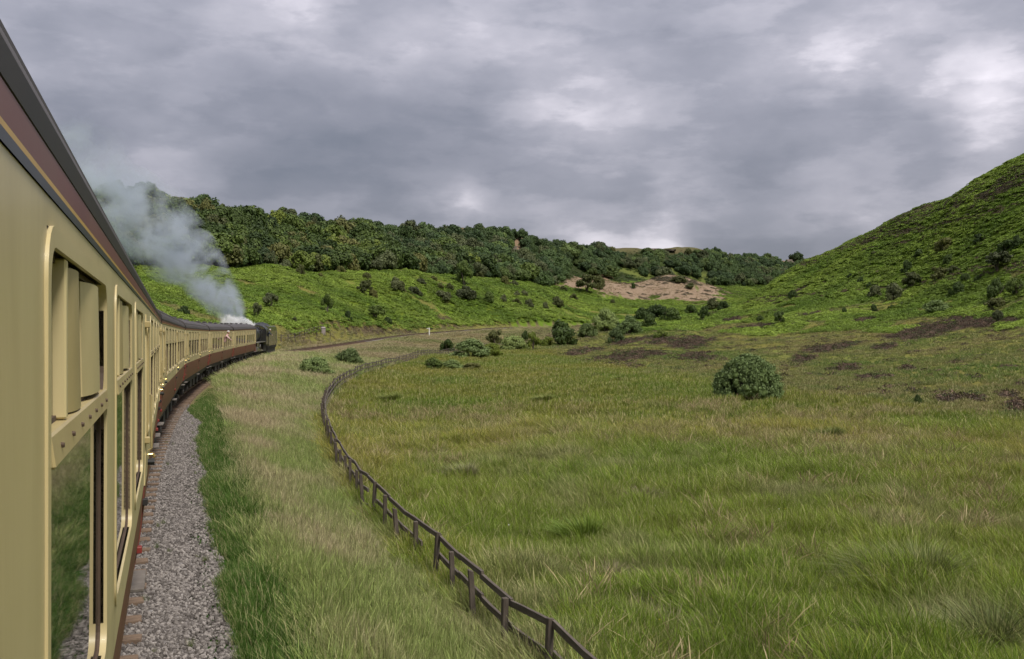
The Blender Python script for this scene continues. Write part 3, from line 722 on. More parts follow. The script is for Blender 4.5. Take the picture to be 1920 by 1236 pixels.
def carriage(name, a, b, za, zb, nwin, doors, label, wins):
    """one carriage between side points a (rear) and b (front)"""
    dx, dy = b[0] - a[0], b[1] - a[1]; D = math.hypot(dx, dy); hd = math.atan2(dy, dx); L = D - .62
    mx, my = (a[0] + b[0]) / 2 - dy / D * HALF, (a[1] + b[1]) / 2 + dx / D * HALF
    root = empty(name, (mx, my, (za + zb) / 2), (0, -math.atan2(zb - za, D), hd)); tag(root, label, 'carriage', 'carriages of the steam train')
    x0, x1 = -L / 2, L / 2
    win = [(x, x + WIN_W) for x in wins]
    dz = [x for x in doors]
    # cream upper side with window openings, carmine lower side
    for sgn in (-1, 1):
        cr = MB(); brk = sorted(set([x0, x1] + [e for w in win for e in w]))
        for p, q in zip(brk[:-1], brk[1:]):
            isw = any(abs(w[0] - p) < 1e-6 for w in win)
            if isw:
                panel(cr, p, q, [ZBD, 1.85, ZWB - .03], 0, sgn); panel(cr, p, q, [ZWT + .03, ZCT - .020], 0, sgn)
            else: panel(cr, p, q, CREAM_Z, 0, sgn)
        cr.obj('upper_panel', M['cream'], root, True)
        lo = MB(); panel(lo, x0, x1, ZS_ALL, 0, sgn); lo.obj('lower_panel', M['carmine'], root, True)
        bd = MB(); panel(bd, x0, x1, [ZCT + .007, 3.22, ZGU], .002, sgn); bd.obj('cantrail_band', M['carmine'], root)
        ln = MB(); panel(ln, x0, x1, [ZCT - .002, ZCT + .007], .003, sgn); ln.obj('lining', M['yellow'], root)
        ln = MB(); panel(ln, x0, x1, [ZCT - .020, ZCT - .002], .003, sgn); ln.obj('lining', M['black'], root)
        gu = MB(); secs = []
        for x in (x0 - .02, x1 + .02):
            secs.append([(x, sgn * 1.360, ZGU - .005), (x, sgn * 1.409, ZGU + .002), (x, sgn * 1.412, ZGU + .042), (x, sgn * 1.395, ZGU + .052), (x, sgn * 1.360, ZGU + .05)])
        gu.loft(secs); gu.obj('gutter', M['gutter'], root)
        rs = MB(); secs = []
        rp = [roof_pt(u) for u in (.26, .262)]
        for x in np.linspace(x0 + .3, x1 - .3, 9):
            bow = .02 * math.cos(x / L * math.pi); y, z = roof_pt(.20 + bow); y2, z2 = roof_pt(.225 + bow)
            secs.append([(x, sgn * y, z - .01), (x, sgn * y, z + .022), (x, sgn * y2, z2 + .022), (x, sgn * y2, z2 - .01)])
        rs.loft(secs); rs.obj('rain_strip', M['roof'], root)
    # left side glazing (far side) as plain glass bands
    for (p, q) in win: gl = MB(); flat_y(gl, p, q, ZWB - .03, ZWT + .03, -.02, 1); gl.obj('pane', M['glass'], root)
    rf = MB(); xs = np.linspace(x0 - .02, x1 + .02, 21); us = np.linspace(0, 1, 25)
    rf.loft([[(x, -y, z) for (y, z) in [roof_pt2(u) for u in us]] for x in xs], close=False, caps=False)
    roof = rf.obj('roof', M['roof'], root, True)
    for x in (x0 + .06, x1 - .06):
        rb = MB(); rb.loft([[(x + e, -y * (1 + o), ZGU + .03 + (z - ZGU - .03) * (1 + o * 1.0) + (o > .001) * .012) for (y, z) in [roof_pt2(u) for u in us]] for e, o in ((-.05, 0), (-.05, .012), (.05, .012), (.05, 0))], close=False, caps=False)
        rb.obj('roof_rib', M['roof'], roof, True)
    for k, x in enumerate(np.linspace(x0 + 1.4, x1 - 1.4, 9)):
        v = MB(); yy = -.28 if k % 2 else .28; zt = roof_pt2(.5)[1] - .03
        v.cyl((x, yy, zt - .03), (x, yy, zt + .07), .10, .08, 10); v.cyl((x, yy, zt + .06), (x, yy, zt + .13), .19, .10, 12); v.obj('roof_ventilator', M['under'], roof, True)
    # ends, gangways, floor and underframe
    for x in (x0, x1):
        ends = MB(); pts = [(x, -prof_y(z), z) for z in (1.05, 1.4, 1.8, 2.6, 3.2, 3.375)] + [(x, -y * .985, z - .02) for (y, z) in [roof_pt2(u) for u in np.linspace(.04, .96, 14)]] + [(x, prof_y(z), z) for z in (3.375, 3.2, 2.6, 1.8, 1.4, 1.05)]
        ends.add(pts, [tuple(range(len(pts)))]); ends.obj('end_wall', M['under'], root)
    for s, x in ((-1, x0), (1, x1)):
        gw = MB(); gw.box(min(x, x + s * .29), max(x, x + s * .29), -.52, .52, 1.12, 3.1); gw.obj('gangway', M['rubber'], root)
    for s, x in ((-1, x0), (1, x1)):
        for y in (-.87, .87):
            bf_ = MB(); bf_.cyl((x, y, 1.06), (x + s * .24, y, 1.06), .085, n=10); bf_.cyl((x + s * .24, y, 1.06), (x + s * .29, y, 1.06), .20, n=14); bf_.obj('buffer', M['under'], root)
    # corner posts in body colour returning round the end
    for x in (x0 + .002, x1 - .002):
        s = -1 if x < 0 else 1; cp = MB(); cp2 = MB()
        for a_, b_ in zip(CREAM_Z[:-1], CREAM_Z[1:]):
            cp.add([(x + s * .004, -prof_y(a_), a_), (x + s * .004, -prof_y(a_) + .13, a_), (x + s * .004, -prof_y(b_) + .13, b_), (x + s * .004, -prof_y(b_), b_)], [(0, 1, 2, 3)])
        for a_, b_ in zip(ZS_ALL[:-1], ZS_ALL[1:]):
            cp2.add([(x + s * .004, -prof_y(a_), a_), (x + s * .004, -prof_y(a_) + .13, a_), (x + s * .004, -prof_y(b_) + .13, b_), (x + s * .004, -prof_y(b_), b_)], [(0, 1, 2, 3)])
        cp.obj('corner_post', M['cream'], root); cp2.obj('corner_post', M['redpart'], root)
    fl = MB(); fl.box(x0, x1, -1.29, 1.29, 1.0, 1.06); fl.box(x0 + .1, x1 - .1, -1.19, -1.10, .80, 1.0); fl.box(x0 + .1, x1 - .1, 1.10, 1.19, .80, 1.0)
    for y in (-1.1, 1.1):
        fl.hexa([(-4.6, y - .03, .74), (4.6, y - .03, .74), (4.6, y + .03, .74), (-4.6, y + .03, .74), (-4.6, y - .03, .82), (4.6, y - .03, .82), (4.6, y + .03, .82), (-4.6, y + .03, .82)])
    for x in (-3.0, -.6, 2.2): fl.box(x - .55, x + .55, -1.15, -.4, .42, .85)
    fl.cyl((3.6, -.6, .62), (5.0, -.6, .62), .2, n=12)
    fl.obj('underframe', M['under'], root)
    for x in (x0 + 3.0, x1 - 3.0):
        bo = link('bogie', BOG, root, loc=(x, 0, 0))
        for e in (-1.3, 1.3): link('wheelset', WHE, bo, loc=(e, 0, 0))
    for (p, q) in win: add_window(root, (p + q) / 2, label == LAB[0])
    for x in doors: add_door(root, x)
    return root
def roof_pt(u):          # u 0 at the gutter, 1 at the crown
    a = u * math.pi / 2; return (1.392 * math.cos(a) ** .82 if u < 1 else 0.0, ZGU + .015 + .50 * math.sin(a) ** .9)
def roof_pt2(u):
    return roof_pt(min(1, 2 * u)) if u <= .5 else (lambda p: (-p[0], p[1]))(roof_pt(min(1, 2 * (1 - u))))
LAB = ['nearest cream and carmine carriage filling the left edge, brass-handled doors',
       'second carriage of the train, cream and carmine, just beyond the nearest one',
       'middle carriage of the train, third from the camera, cream over carmine',
       'fourth carriage, with a passenger leaning out of its side',
       'leading carriage coupled next to the black locomotive']
def s_of_px(px):        # distance along the nearest carriage side at which its face shows in column px
    a, b = SIDE[0], SIDE[1]; D = math.hypot(b[0] - a[0], b[1] - a[1]); t = np.linspace(1.9, 20, 8000); X = a[0] + (b[0] - a[0]) / D * t; Y = a[1] + (b[1] - a[1]) / D * t
    return float(t[np.argmin(np.abs(960 + F * X / Y - px) + (Y < .3) * 1e6)]) - 1.75
WS0 = s_of_px(90)
cars = []
for k in range(5):
    a, b = SIDE[k], SIDE[k + 1]; D = math.hypot(b[0] - a[0], b[1] - a[1]); L = D - .62; xr = -L / 2
    if k == 0:       # window positions measured from the camera: side distance s -> local x
        off = -D / 2 + 1.75
        ws = [off + s for s in (WS0, WS0 + 2.02, WS0 + 4.04, 10.0, 12.0, 14.0, 16.0)]
        drs = [off + s for s in (8.35, 18.4, 20.3)]
        ws = [w for w in ws]
    else:
        ws = [xr + 1.58 + 1.95 * i for i in range(4)] + [xr + 1.58 + 1.95 * 4 + 1.0 + 1.95 * i for i in range(4)]
        drs = [xr + .86, xr + 1.58 + 1.95 * 4 + .25, xr + L - .82]
        sc = (L - .0) / 19.4
    cars.append(carriage('passenger_carriage', a, b, RAILZ[k], RAILZ[k + 1], 8, drs, LAB[k], ws))
# ------------------------------------------------------------------ steam locomotive (chimney end towards the carriages) and tender
M['lblack'] = mat_var('locomotive_black', (.014, .014, .015), (.022, .022, .022), .28, 3, coat=.4, stain=(.05, .045, .038), stain_amt=.4)
M['lgrey'] = mat_var('smokebox_grey', (.06, .06, .066), (.035, .035, .04), .5, 4)
M['lgreen'] = mat_var('tender_olive', (.105, .100, .048), (.080, .076, .038), .22, 1.2, coat=.3)
M['rod'] = mat_var('motion_steel', (.42, .40, .37), (.28, .26, .24), .35, 8, metal=.7)
M['coal'] = mat_var('coal', (.010, .010, .011), (.03, .03, .03), .5, 9, bump=1, bscale=6)
M['plate'] = mat_var('running_plate_edge', (.20, .19, .15), (.13, .12, .10), .5, 5)
a, b = SIDE[5], SIDE[6]; dx, dy = b[0] - a[0], b[1] - a[1]; D = math.hypot(dx, dy); hd = math.atan2(dy, dx)
mx, my = (a[0] + b[0]) / 2 - dy / D * HALF, (a[1] + b[1]) / 2 + dx / D * HALF
def lrot(): return (0, -math.atan2(RAILZ[6] - RAILZ[5], D), hd)
loco = empty('steam_locomotive', (mx, my, (RAILZ[5] + RAILZ[6]) / 2), lrot()); tag(loco, 'black steam locomotive hauling the carriages, white steam over its boiler', 'locomotive')
def ring_pts(x, r, zc, n=20): return [(x, r * math.cos(2 * math.pi * k / n), zc + r * math.sin(2 * math.pi * k / n)) for k in range(n)]
mb = MB(); mb.loft([ring_pts(-7.6, .80, 2.62), ring_pts(-4.5, .84, 2.62), ring_pts(-2.6, .90, 2.62)]); boiler = mb.obj('boiler', M['lblack'], loco, True)
for x in (-6.6, -5.4, -4.2, -3.1):
    r = np.interp(x, [-7.6, -4.5, -2.6], [.80, .84, .90]) + .012; m2 = MB(); m2.loft([ring_pts(x - .03, r, 2.62), ring_pts(x + .03, r, 2.62)]); m2.obj('boiler_band', M['lgrey'], boiler, True)
m2 = MB(); m2.cyl((-4.6, 0, 3.35), (-4.6, 0, 3.62), .34, .30, 16); m2.cyl((-4.6, 0, 3.62), (-4.6, 0, 3.72), .30, .12, 16); m2.obj('dome', M['lblack'], boiler, True)
m2 = MB(); m2.cyl((-2.95, -.12, 3.45), (-2.95, -.12, 3.70), .07, n=8); m2.cyl((-2.95, .12, 3.45), (-2.95, .12, 3.70), .07, n=8); m2.obj('safety_valve', M['brass'], boiler)
m2 = MB(); m2.tube([(-7.4, -.72, 3.05), (-5, -.78, 3.05), (-2.7, -.84, 3.05)], .022, 6); m2.obj('handrail', M['rod'], boiler)
mb = MB(); mb.loft([ring_pts(-9.0, .60, 2.62), ring_pts(-8.95, .80, 2.62), ring_pts(-7.6, .82, 2.62)]); sb = mb.obj('smokebox', M['lgrey'], loco, True)
m2 = MB(); m2.cyl((-8.35, 0, 3.35), (-8.35, 0, 3.50), .30, .22, 16); m2.cyl((-8.35, 0, 3.50), (-8.35, 0, 3.80), .22, .25, 16); m2.cyl((-8.35, 0, 3.80), (-8.35, 0, 3.88), .28, n=16); m2.obj('chimney', M['lblack'], sb, True)
m2 = MB(); m2.cyl((-9.0, 0, 2.62), (-9.12, 0, 2.62), .52, .40, 18); m2.obj('smokebox_door', M['lgrey'], sb, True)
for y in (-1.18, 1.18):
    mb = MB(); mb.loft([[(x, y * .99, z) for x, z in ((-9.2, 2.1), (-7.9, 2.0), (-7.9, 3.05), (-8.2, 3.42), (-9.0, 3.42), (-9.2, 3.2))], [(x, y * 1.01, z) for x, z in ((-9.2, 2.1), (-7.9, 2.0), (-7.9, 3.05), (-8.2, 3.42), (-9.0, 3.42), (-9.2, 3.2))]]); mb.obj('smoke_deflector', M['lgrey'], loco)
mb = MB(); mb.box(-9.4, 1.0, -1.30, 1.30, 1.78, 1.82); rp = mb.obj('running_plate', M['plate'], loco)
mb = MB(); mb.box(-9.3, 1.1, -.58, .58, .45, 1.78); mb.box(-1.6, .9, -1.1, 1.1, .7, 1.5); mb.obj('main_frame', M['under'], loco)
mb = MB(); mb.box(-9.55, -9.40, -1.25, 1.25, .95, 1.35); bbm = mb.obj('buffer_beam', M['redpart'], loco)
for y in (-.87, .87): m2 = MB(); m2.cyl((-9.55, y, 1.06), (-9.85, y, 1.06), .10, n=10); m2.cyl((-9.85, y, 1.06), (-9.92, y, 1.06), .22, n=14); m2.obj('buffer', M['under'], bbm)
mb = MB(); mb.loft([[(-2.6, y, z) for y, z in ((-.95, 1.8), (.95, 1.8), (.95, 2.9), (.55, 3.45), (-.55, 3.45), (-.95, 2.9))], [(-1.4, y, z) for y, z in ((-1.0, 1.8), (1.0, 1.8), (1.0, 2.95), (.58, 3.5), (-.58, 3.5), (-1.0, 2.95))]]); mb.obj('firebox', M['lblack'], loco)
cab = MB()
for y in (-1.33, 1.33):
    cab.box(-1.4, -.75, y - .02, y + .02, 1.5, 3.05); cab.box(-.15, .55, y - .02, y + .02, 1.5, 2.45); cab.box(-.75, -.15, y - .02, y + .02, 1.5, 2.40); cab.box(-.15, .0, y - .02, y + .02, 2.45, 3.05)
cab.box(-1.42, -1.38, -1.33, 1.33, 1.8, 3.2)
cabo = cab.obj('cab', M['lblack'], loco)
m2 = MB(); m2.loft([[(x, 1.38 * math.cos(t), 3.0 + .72 * math.sin(t)) for t in np.linspace(0, math.pi, 13)] + [(x, 1.32 * math.cos(t), 2.98 + .66 * math.sin(t)) for t in np.linspace(math.pi, 0, 13)] for x in (-1.5, .9)]); m2.obj('cab_roof', M['lblack'], cabo, True)
for y in (-1.0, 1.0):
    s = 1 if y > 0 else -1
    m2 = MB(); m2.cyl((-8.6, y * 1.08, 1.12), (-7.4, y * 1.08, 1.12), .30, n=16); m2.box(-8.6, -7.4, min(y * .8, y * 1.3), max(y * .8, y * 1.3), 1.3, 1.78); cy = m2.obj('cylinder', M['lblack'], loco, True)
    m3 = MB(); m3.cyl((-8.66, y * 1.08, 1.12), (-8.58, y * 1.08, 1.12), .31, n=16); m3.obj('cylinder_cover', M['rod'], cy, True)
    m3 = MB(); m3.box(-7.4, -6.5, y * 1.12 - .03, y * 1.12 + .03, 1.02, 1.22); m3.hexa([(-6.6, y * 1.16 - .02, 1.07), (-3.9, y * 1.16 - .02, .86), (-3.9, y * 1.16 + .02, .86), (-6.6, y * 1.16 + .02, 1.07), (-6.6, y * 1.16 - .02, 1.17), (-3.9, y * 1.16 - .02, .98), (-3.9, y * 1.16 + .02, .98), (-6.6, y * 1.16 + .02, 1.17)]); m3.obj('connecting_rod', M['rod'], loco)
    m3 = MB(); m3.box(-5.7, -2.0, y * 1.08 - .02, y * 1.08 + .02, .80, .92); m3.obj('coupling_rod', M['rod'], loco)
    m3 = MB(); m3.tube([(-6.4, y * 1.2, 1.7), (-5.9, y * 1.2, 1.2), (-5.3, y * 1.2, 1.55), (-4.9, y * 1.2, 1.0)], .045, 6); m3.obj('valve_gear', M['rod'], loco)
def spoked(r, n):
    m = MB()
    for y in (-.72, .72):
        m.loft([[(R * math.cos(t), y + w, r + R * math.sin(t)) for t in np.linspace(0, 2 * math.pi, 24, endpoint=False)] for R, w in ((r, -.06), (r, .06), (r * .84, .06), (r * .84, -.06), (r, -.06))], caps=False)
        m.cyl((0, y - .09, r), (0, y + .09, r), r * .22, n=12)
        for k in range(n):
            t = 2 * math.pi * k / n; m.cyl((r * .15 * math.cos(t), y, r + r * .15 * math.sin(t)), (r * .86 * math.cos(t), y, r + r * .86 * math.sin(t)), .035, n=5, caps=False)
    m.cyl((0, -.75, r), (0, .75, r), .09, n=8); return m.mesh('wheelset', M['under'])
dw = spoked(.86, 14); bw = spoked(.46, 9)
for x in (-5.7, -3.85, -2.0): link('driving_wheels', dw, loco, loc=(x, 0, 0))
for x in (-8.7, -7.1): link('bogie_wheels', bw, loco, loc=(x, 0, 0))
tender = empty('locomotive_tender', (mx, my, (RAILZ[5] + RAILZ[6]) / 2), lrot()); tag(tender, 'tall olive tender leading the train, coupled beyond the black locomotive', 'tender')
mb = MB(); sec = lambda x: [(x, -1.31, 1.28), (x, -1.34, 3.0), (x, -1.26, 3.45), (x, -1.05, 3.58), (x, 1.05, 3.58), (x, 1.26, 3.45), (x, 1.34, 3.0), (x, 1.31, 1.28)]
mb.loft([sec(1.35), sec(9.3)]); tb = mb.obj('tank', M['lgreen'], tender)
cv = []; cf = []
for i in range(17):
    for j in range(9):
        u = i / 16; v = j / 8; h = .38 * math.sin(math.pi * u) ** .6 * math.sin(math.pi * v) ** .6 * (.7 + .6 * random.random())
        cv.append((1.7 + 5.2 * u, -.95 + 1.9 * v, 3.57 + h))
for i in range(16):
    for j in range(8): k = i * 9 + j; cf.append((k, k + 1, k + 10, k + 9))
link('coal', mesh_np('coal', cv, cf, M['coal']), tender)
mb = MB(); mb.box(1.0, 9.45, -1.25, 1.25, 1.05, 1.28); mb.box(1.3, 9.3, -1.12, 1.12, .40, 1.05); mb.obj('frame', M['under'], tender)
for x in (2.6, 5.0, 7.6): link('wheelset', bw, tender, loc=(x, 0, 0), scale=(1.18, 1, 1.18))
mb = MB(); mb.box(9.45, 9.55, -1.2, 1.2, .95, 1.3); tbm = mb.obj('buffer_beam', M['under'], tender)
for y in (-.87, .87): m2 = MB(); m2.cyl((9.55, y, 1.06), (9.95, y, 1.06), .1, n=10); m2.cyl((9.95, y, 1.06), (10.0, y, 1.06), .22, n=14); m2.obj('buffer', M['under'], tbm)
mb = MB(); mb.tube([(1.25, -1.36, 1.4), (1.25, -1.38, 3.0)], .025, 6); mb.tube([(9.25, -1.36, 1.4), (9.25, -1.36, 2.9)], .02, 6); mb.obj('handrail', M['rod'], tender)

# ------------------------------------------------------------------ people leaning out of the train
M['skin'] = mat_var('skin', (.50, .30, .22), (.44, .25, .18), .5, 12)
M['shirt'] = mat_var('shirt', (.50, .22, .20), (.62, .50, .48), .8, 10)
M['hair'] = mat_var('hair', (.55, .52, .48), (.42, .39, .35), .7, 20)
M['overall'] = mat_var('overalls', (.045, .05, .07), (.03, .035, .05), .85, 10)
def person(name, parent_empty, x, z, label, cloth, hairm, lean):
    """upper body leaning out sideways through an opening; built with a skin modifier on a jointed skeleton"""
    mw = Matrix.Translation(parent_empty.location) @ parent_empty.rotation_euler.to_matrix().to_4x4()
    J = [(0, 0, -.42, .15), (0, -.10, -.20, .155), (0, -.22, .05, .165), (0, -.30, .20, .075), (0, -.34, .27, .06),
         (-.19, -.24, .10, .075), (-.26, -.44, -.10, .055), (-.10, -.52, -.20, .042), (.19, -.24, .10, .075), (.28, -.42, -.12, .055), (.12, -.54, -.22, .042)]
    E = [(0, 1), (1, 2), (2, 3), (3, 4), (2, 5), (5, 6), (6, 7), (2, 8), (8, 9), (9, 10)]
    me = bpy.data.meshes.new(name); me.from_pydata([j[:3] for j in J], E, []); me.update()
    o = bpy.data.objects.new(name, me); COL.objects.link(o)
    sk = o.modifiers.new('skin', 'SKIN'); o.modifiers.new('sub', 'SUBSURF').levels = 1; o.modifiers['sub'].render_levels = 1
    if not me.skin_vertices: pass
    for i, j in enumerate(J): me.skin_vertices[0].data[i].radius = (j[3], j[3])
    me.skin_vertices[0].data[0].use_root = True
    me.materials.append(cloth)
    o.matrix_world = mw @ Matrix.Translation((x, -lean, z))
    tag(o, label, 'person')
    hm = MB(); secs = []
    for k in range(9):
        t = math.pi * k / 8; zz_ = .375 - .125 * math.cos(t); r = max(.005, .088 * math.sin(t) ** .7)
        secs.append([(r * .85 * math.cos(g), -.355 + r * (1.15 if math.sin(g) < 0 else 1.0) * math.sin(g), zz_) for g in np.linspace(0, 2 * math.pi, 14, endpoint=False)])
    hm.loft(secs); nz = MB()
    hm.add([(-.015, -.455, .36), (.015, -.455, .36), (0, -.480, .35), (0, -.455, .40)], [(0, 1, 2), (1, 3, 2), (3, 0, 2)])
    for s in (-1, 1): hm.box(s * .078 - .012, s * .078 + .012, -.37, -.335, .345, .40)
    h = hm.obj('head', M['skin'], o, True)
    for s in (-1, 1):
        e = MB(); e.cyl((s * .03, -.452, .385), (s * .03, -.447, .385), .010, n=8); e.obj('eye', M['black'], h)
    m_ = MB(); m_.box(-.022, .022, -.452, -.447, .312, .319); m_.obj('mouth', M['redpart'], h)
    hr = MB(); secs = []
    for k in range(5):
        t = math.pi * .5 * k / 4; r = .098 * math.cos(t) + .002
        secs.append([(r * .88 * math.cos(g), -.345 + r * 1.08 * math.sin(g), .41 + .10 * math.sin(t)) for g in np.linspace(0, 2 * math.pi, 14, endpoint=False)])
    hr.loft(secs); hr.obj('hair', hairm, o, True)
    for s in (-1, 1):
        hd_ = MB(); base = Vector((s * .10, -.53, -.205)); dr = Vector((-s * .55, -.75, -.35)).normalized()
        hd_.tube([base, base + dr * .05, base + dr * .09], [.036, .040, .030], 8)
        for q in range(4): f0 = base + dr * .08 + Vector((s * (.024 - .016 * q), 0, .004)); hd_.tube([f0, f0 + dr * (.035 + .006 * (q in (1, 2))), f0 + dr * .05 + Vector((0, .0, -.03))], [.009, .0085, .007], 5)
        f0 = base + dr * .03 + Vector((-s * .03, 0, .01)); hd_.tube([f0, f0 + Vector((-s * .03, -.02, .0)), f0 + Vector((-s * .04, -.045, -.01))], [.011, .010, .008], 5)
        hd_.obj('hand', M['skin'], o, True)
    return o
person('person', cars[3], 1.15, 2.72, 'person in a pink and white top leaning out of the fourth carriage', M['shirt'], M['hair'], 1.33)
person('person', loco, .25, 2.72, 'person in dark overalls looking out of the locomotive cab', M['overall'], M['hair'], 1.24)

# ------------------------------------------------------------------ smoke and steam
def plume(name, A, B, r0, r1, bulge, dens, col, label, nscale, thr, up=Vector((0, 0, 1)), anis=0.2, step=.25, pw=1.0, fade=(.0, .03, .75, 1.0)):
    """closed tube round a bent axis from A to B, filled with uneven smoke"""
    A = Vector(A); B = Vector(B); L = (B - A).length; w = (B - A).normalized(); side = w.cross(up).normalized(); u = side.cross(w).normalized()
    R = Matrix((side, u, w)).transposed().to_4x4()
    mb = MB(); secs = []
    for k in range(15):
        t = k / 14; r = (r0 + (r1 - r0) * t ** pw) * 1.12; c = bulge * 4 * t * (1 - t)
        secs.append([(r * math.cos(g), c + r * math.sin(g), L * t) for g in np.linspace(0, 2 * math.pi, 18, endpoint=False)])
    mb.loft(secs); m = bpy.data.materials.new(name); m.use_nodes = True; t = m.node_tree
    for n in list(t.nodes): t.nodes.remove(n)
    out = nd(t, 'ShaderNodeOutputMaterial'); pv = nd(t, 'ShaderNodeVolumePrincipled'); t.links.new(pv.outputs[0], out.inputs['Volume'])
    co = nd(t, 'ShaderNodeTexCoord').outputs['Object']; sp = nd(t, 'ShaderNodeSeparateXYZ'); t.links.new(co, sp.inputs[0])
    tt = mth(t, 'DIVIDE', sp.outputs[2], L, True)
    cen = mth(t, 'MULTIPLY', mth(t, 'MULTIPLY', tt, mth(t, 'SUBTRACT', 1.0, tt)), 4 * bulge)
    rad = mth(t, 'ADD', r0, mth(t, 'MULTIPLY', mth(t, 'POWER', tt, pw), r1 - r0))
    # turbulent displacement of the sampling position
    nv = nd(t, 'ShaderNodeTexNoise'); nv.inputs['Scale'].default_value = nscale; nv.inputs['Detail'].default_value = 3; t.links.new(co, nv.inputs['Vector'])
    off = vmth(t, 'SUBTRACT', nv.outputs[1], (.5, .5, .5)); os_ = nd(t, 'ShaderNodeSeparateXYZ'); t.links.new(off, os_.inputs[0])
    px_ = mth(t, 'ADD', sp.outputs[0], mth(t, 'MULTIPLY', os_.outputs[0], mth(t, 'MULTIPLY', rad, 1.3)))
    py_ = mth(t, 'ADD', mth(t, 'SUBTRACT', sp.outputs[1], cen), mth(t, 'MULTIPLY', os_.outputs[1], mth(t, 'MULTIPLY', rad, 1.3)))
    dist = mth(t, 'SQRT', mth(t, 'ADD', mth(t, 'MULTIPLY', px_, px_), mth(t, 'MULTIPLY', py_, py_)))
    fall = mth(t, 'SUBTRACT', 1.0, mth(t, 'DIVIDE', dist, rad), True)
    n1 = noise(t, co, nscale * .9, 5, .62, .4); puff = mth(t, 'MULTIPLY', mth(t, 'SUBTRACT', n1, thr), 5.0, True)
    ends = ramp(t, tt, [(fade[0], (0, 0, 0)), (fade[1], (1, 1, 1)), (fade[2], (.8, .8, .8)), (fade[3], (0, 0, 0))])
    thin = mth(t, 'DIVIDE', dens, mth(t, 'MULTIPLY', rad, 1.0))
    d = mth(t, 'MULTIPLY', mth(t, 'MULTIPLY', mth(t, 'POWER', fall, .8), puff), mth(t, 'MULTIPLY', ends, thin))
    t.links.new(d, pv.inputs['Density']); pv.inputs['Color'].default_value = (*col, 1); pv.inputs['Anisotropy'].default_value = anis
    m.cycles.volume_step_rate = step
    o = mb.obj(name, m, None, True); o.matrix_world = Matrix.Translation(A) @ R
    tag(o, label, 'smoke', kind='stuff'); return o
lw = Matrix.Translation(loco.location) @ loco.rotation_euler.to_matrix().to_4x4()
ch = lw @ Vector((-8.35, 0, 3.86))
end = Vector(to_world(70, 270, 74))
plume('smoke_plume', ch, end, .55, 4.9, 1.3, 6.2, (.71, .76, .85), 'grey smoke drifting back from the locomotive chimney over the train', .30, .455, pw=.55, step=.12, fade=(.0, .02, .8, 1.0))
st0 = lw @ Vector((-3.0, -.3, 3.72)); 
plume('steam_cloud', st0, lw @ Vector((-18.5, .6, 4.0)), .20, .80, .12, 13.0, (.995, .995, .99), 'white steam blown along above the locomotive and leading carriage roof', 1.5, .50, step=.12, anis=0, pw=.7, fade=(0, .05, .7, 1))
# ------------------------------------------------------------------ post and rail fence
M['wood'] = mat_var('weathered_fence_wood', (.066, .050, .037), (.150, .122, .096), .9, 5, bump=.6, bscale=30, stretch=(1, 1, .25), stain=(.035, .026, .02), stain_amt=.7)
M['woodrail'] = mat_var('weathered_fence_rail', (.066, .050, .038), (.155, .128, .102), .9, 5, bump=.6, bscale=30, stretch=(.3, 1, 1), stain=(.035, .026, .02), stain_amt=.7)
fe = empty('post_and_rail_fence', (float(FENCE[0, 0]), float(FENCE[0, 1]), 0)); tag(fe, 'long brown wooden post and rail fence curving along the embankment foot', 'fence')
fx0 = np.array([FENCE[0, 0], FENCE[0, 1], 0.0])
pos = []; acc_d = 0; last = None; tgt = 0
cum = np.concatenate([[0], np.cumsum(np.hypot(*np.diff(FENCE, axis=0).T))])
dd = 0.0; random.seed(11)
while dd < cum[-1] - 1:
    x = np.interp(dd, cum, FENCE[:, 0]); y = np.interp(dd, cum, FENCE[:, 1]); pos.append((x, y)); dd += (1.42 + random.uniform(-.12, .12)) * (1.0 if dd < 150 else 1.35)
pos = np.array(pos); pz = ground_z(pos[:, 0], pos[:, 1])
# the tops run at an even height above smoothed ground
pzs = np.array([pz[max(0, i - 2):i + 3].mean() for i in range(len(pz))])
pm = []
for v in range(4):
    random.seed(60 + v); j = lambda a: random.uniform(-a, a); mb = MB()
    mb.hexa([(-.048, -.038, -.5), (.048, -.038, -.5), (.048, .038, -.5), (-.048, .038, -.5), (-.044 + j(.008), -.04 + j(.008), 1.20 + j(.02)), (.044 + j(.008), -.036 + j(.008), 1.20 + j(.02)), (.044 + j(.008), .036, 1.22 + j(.02)), (-.044 + j(.008), .036, 1.21 + j(.02))])
    pm.append(mb.mesh('post', M['wood'], bevel=.008))
tops = []
for i, (x, y) in enumerate(pos):
    e = pos[min(i + 1, len(pos) - 1)] - pos[max(i - 1, 0)]; h = math.atan2(e[1], e[0]); r = random.uniform
    sc = .88 + r(-.07, .06)
    if i < 298: link('post', pm[i % 4], fe, loc=(x - fx0[0], y - fx0[1], pzs[i]), rot=(r(-.08, .08), r(-.08, .08), h + r(-.08, .08)), scale=(1, 1, sc))
    tops.append(1.20 * sc)
far_r = MB(); cnt = 0
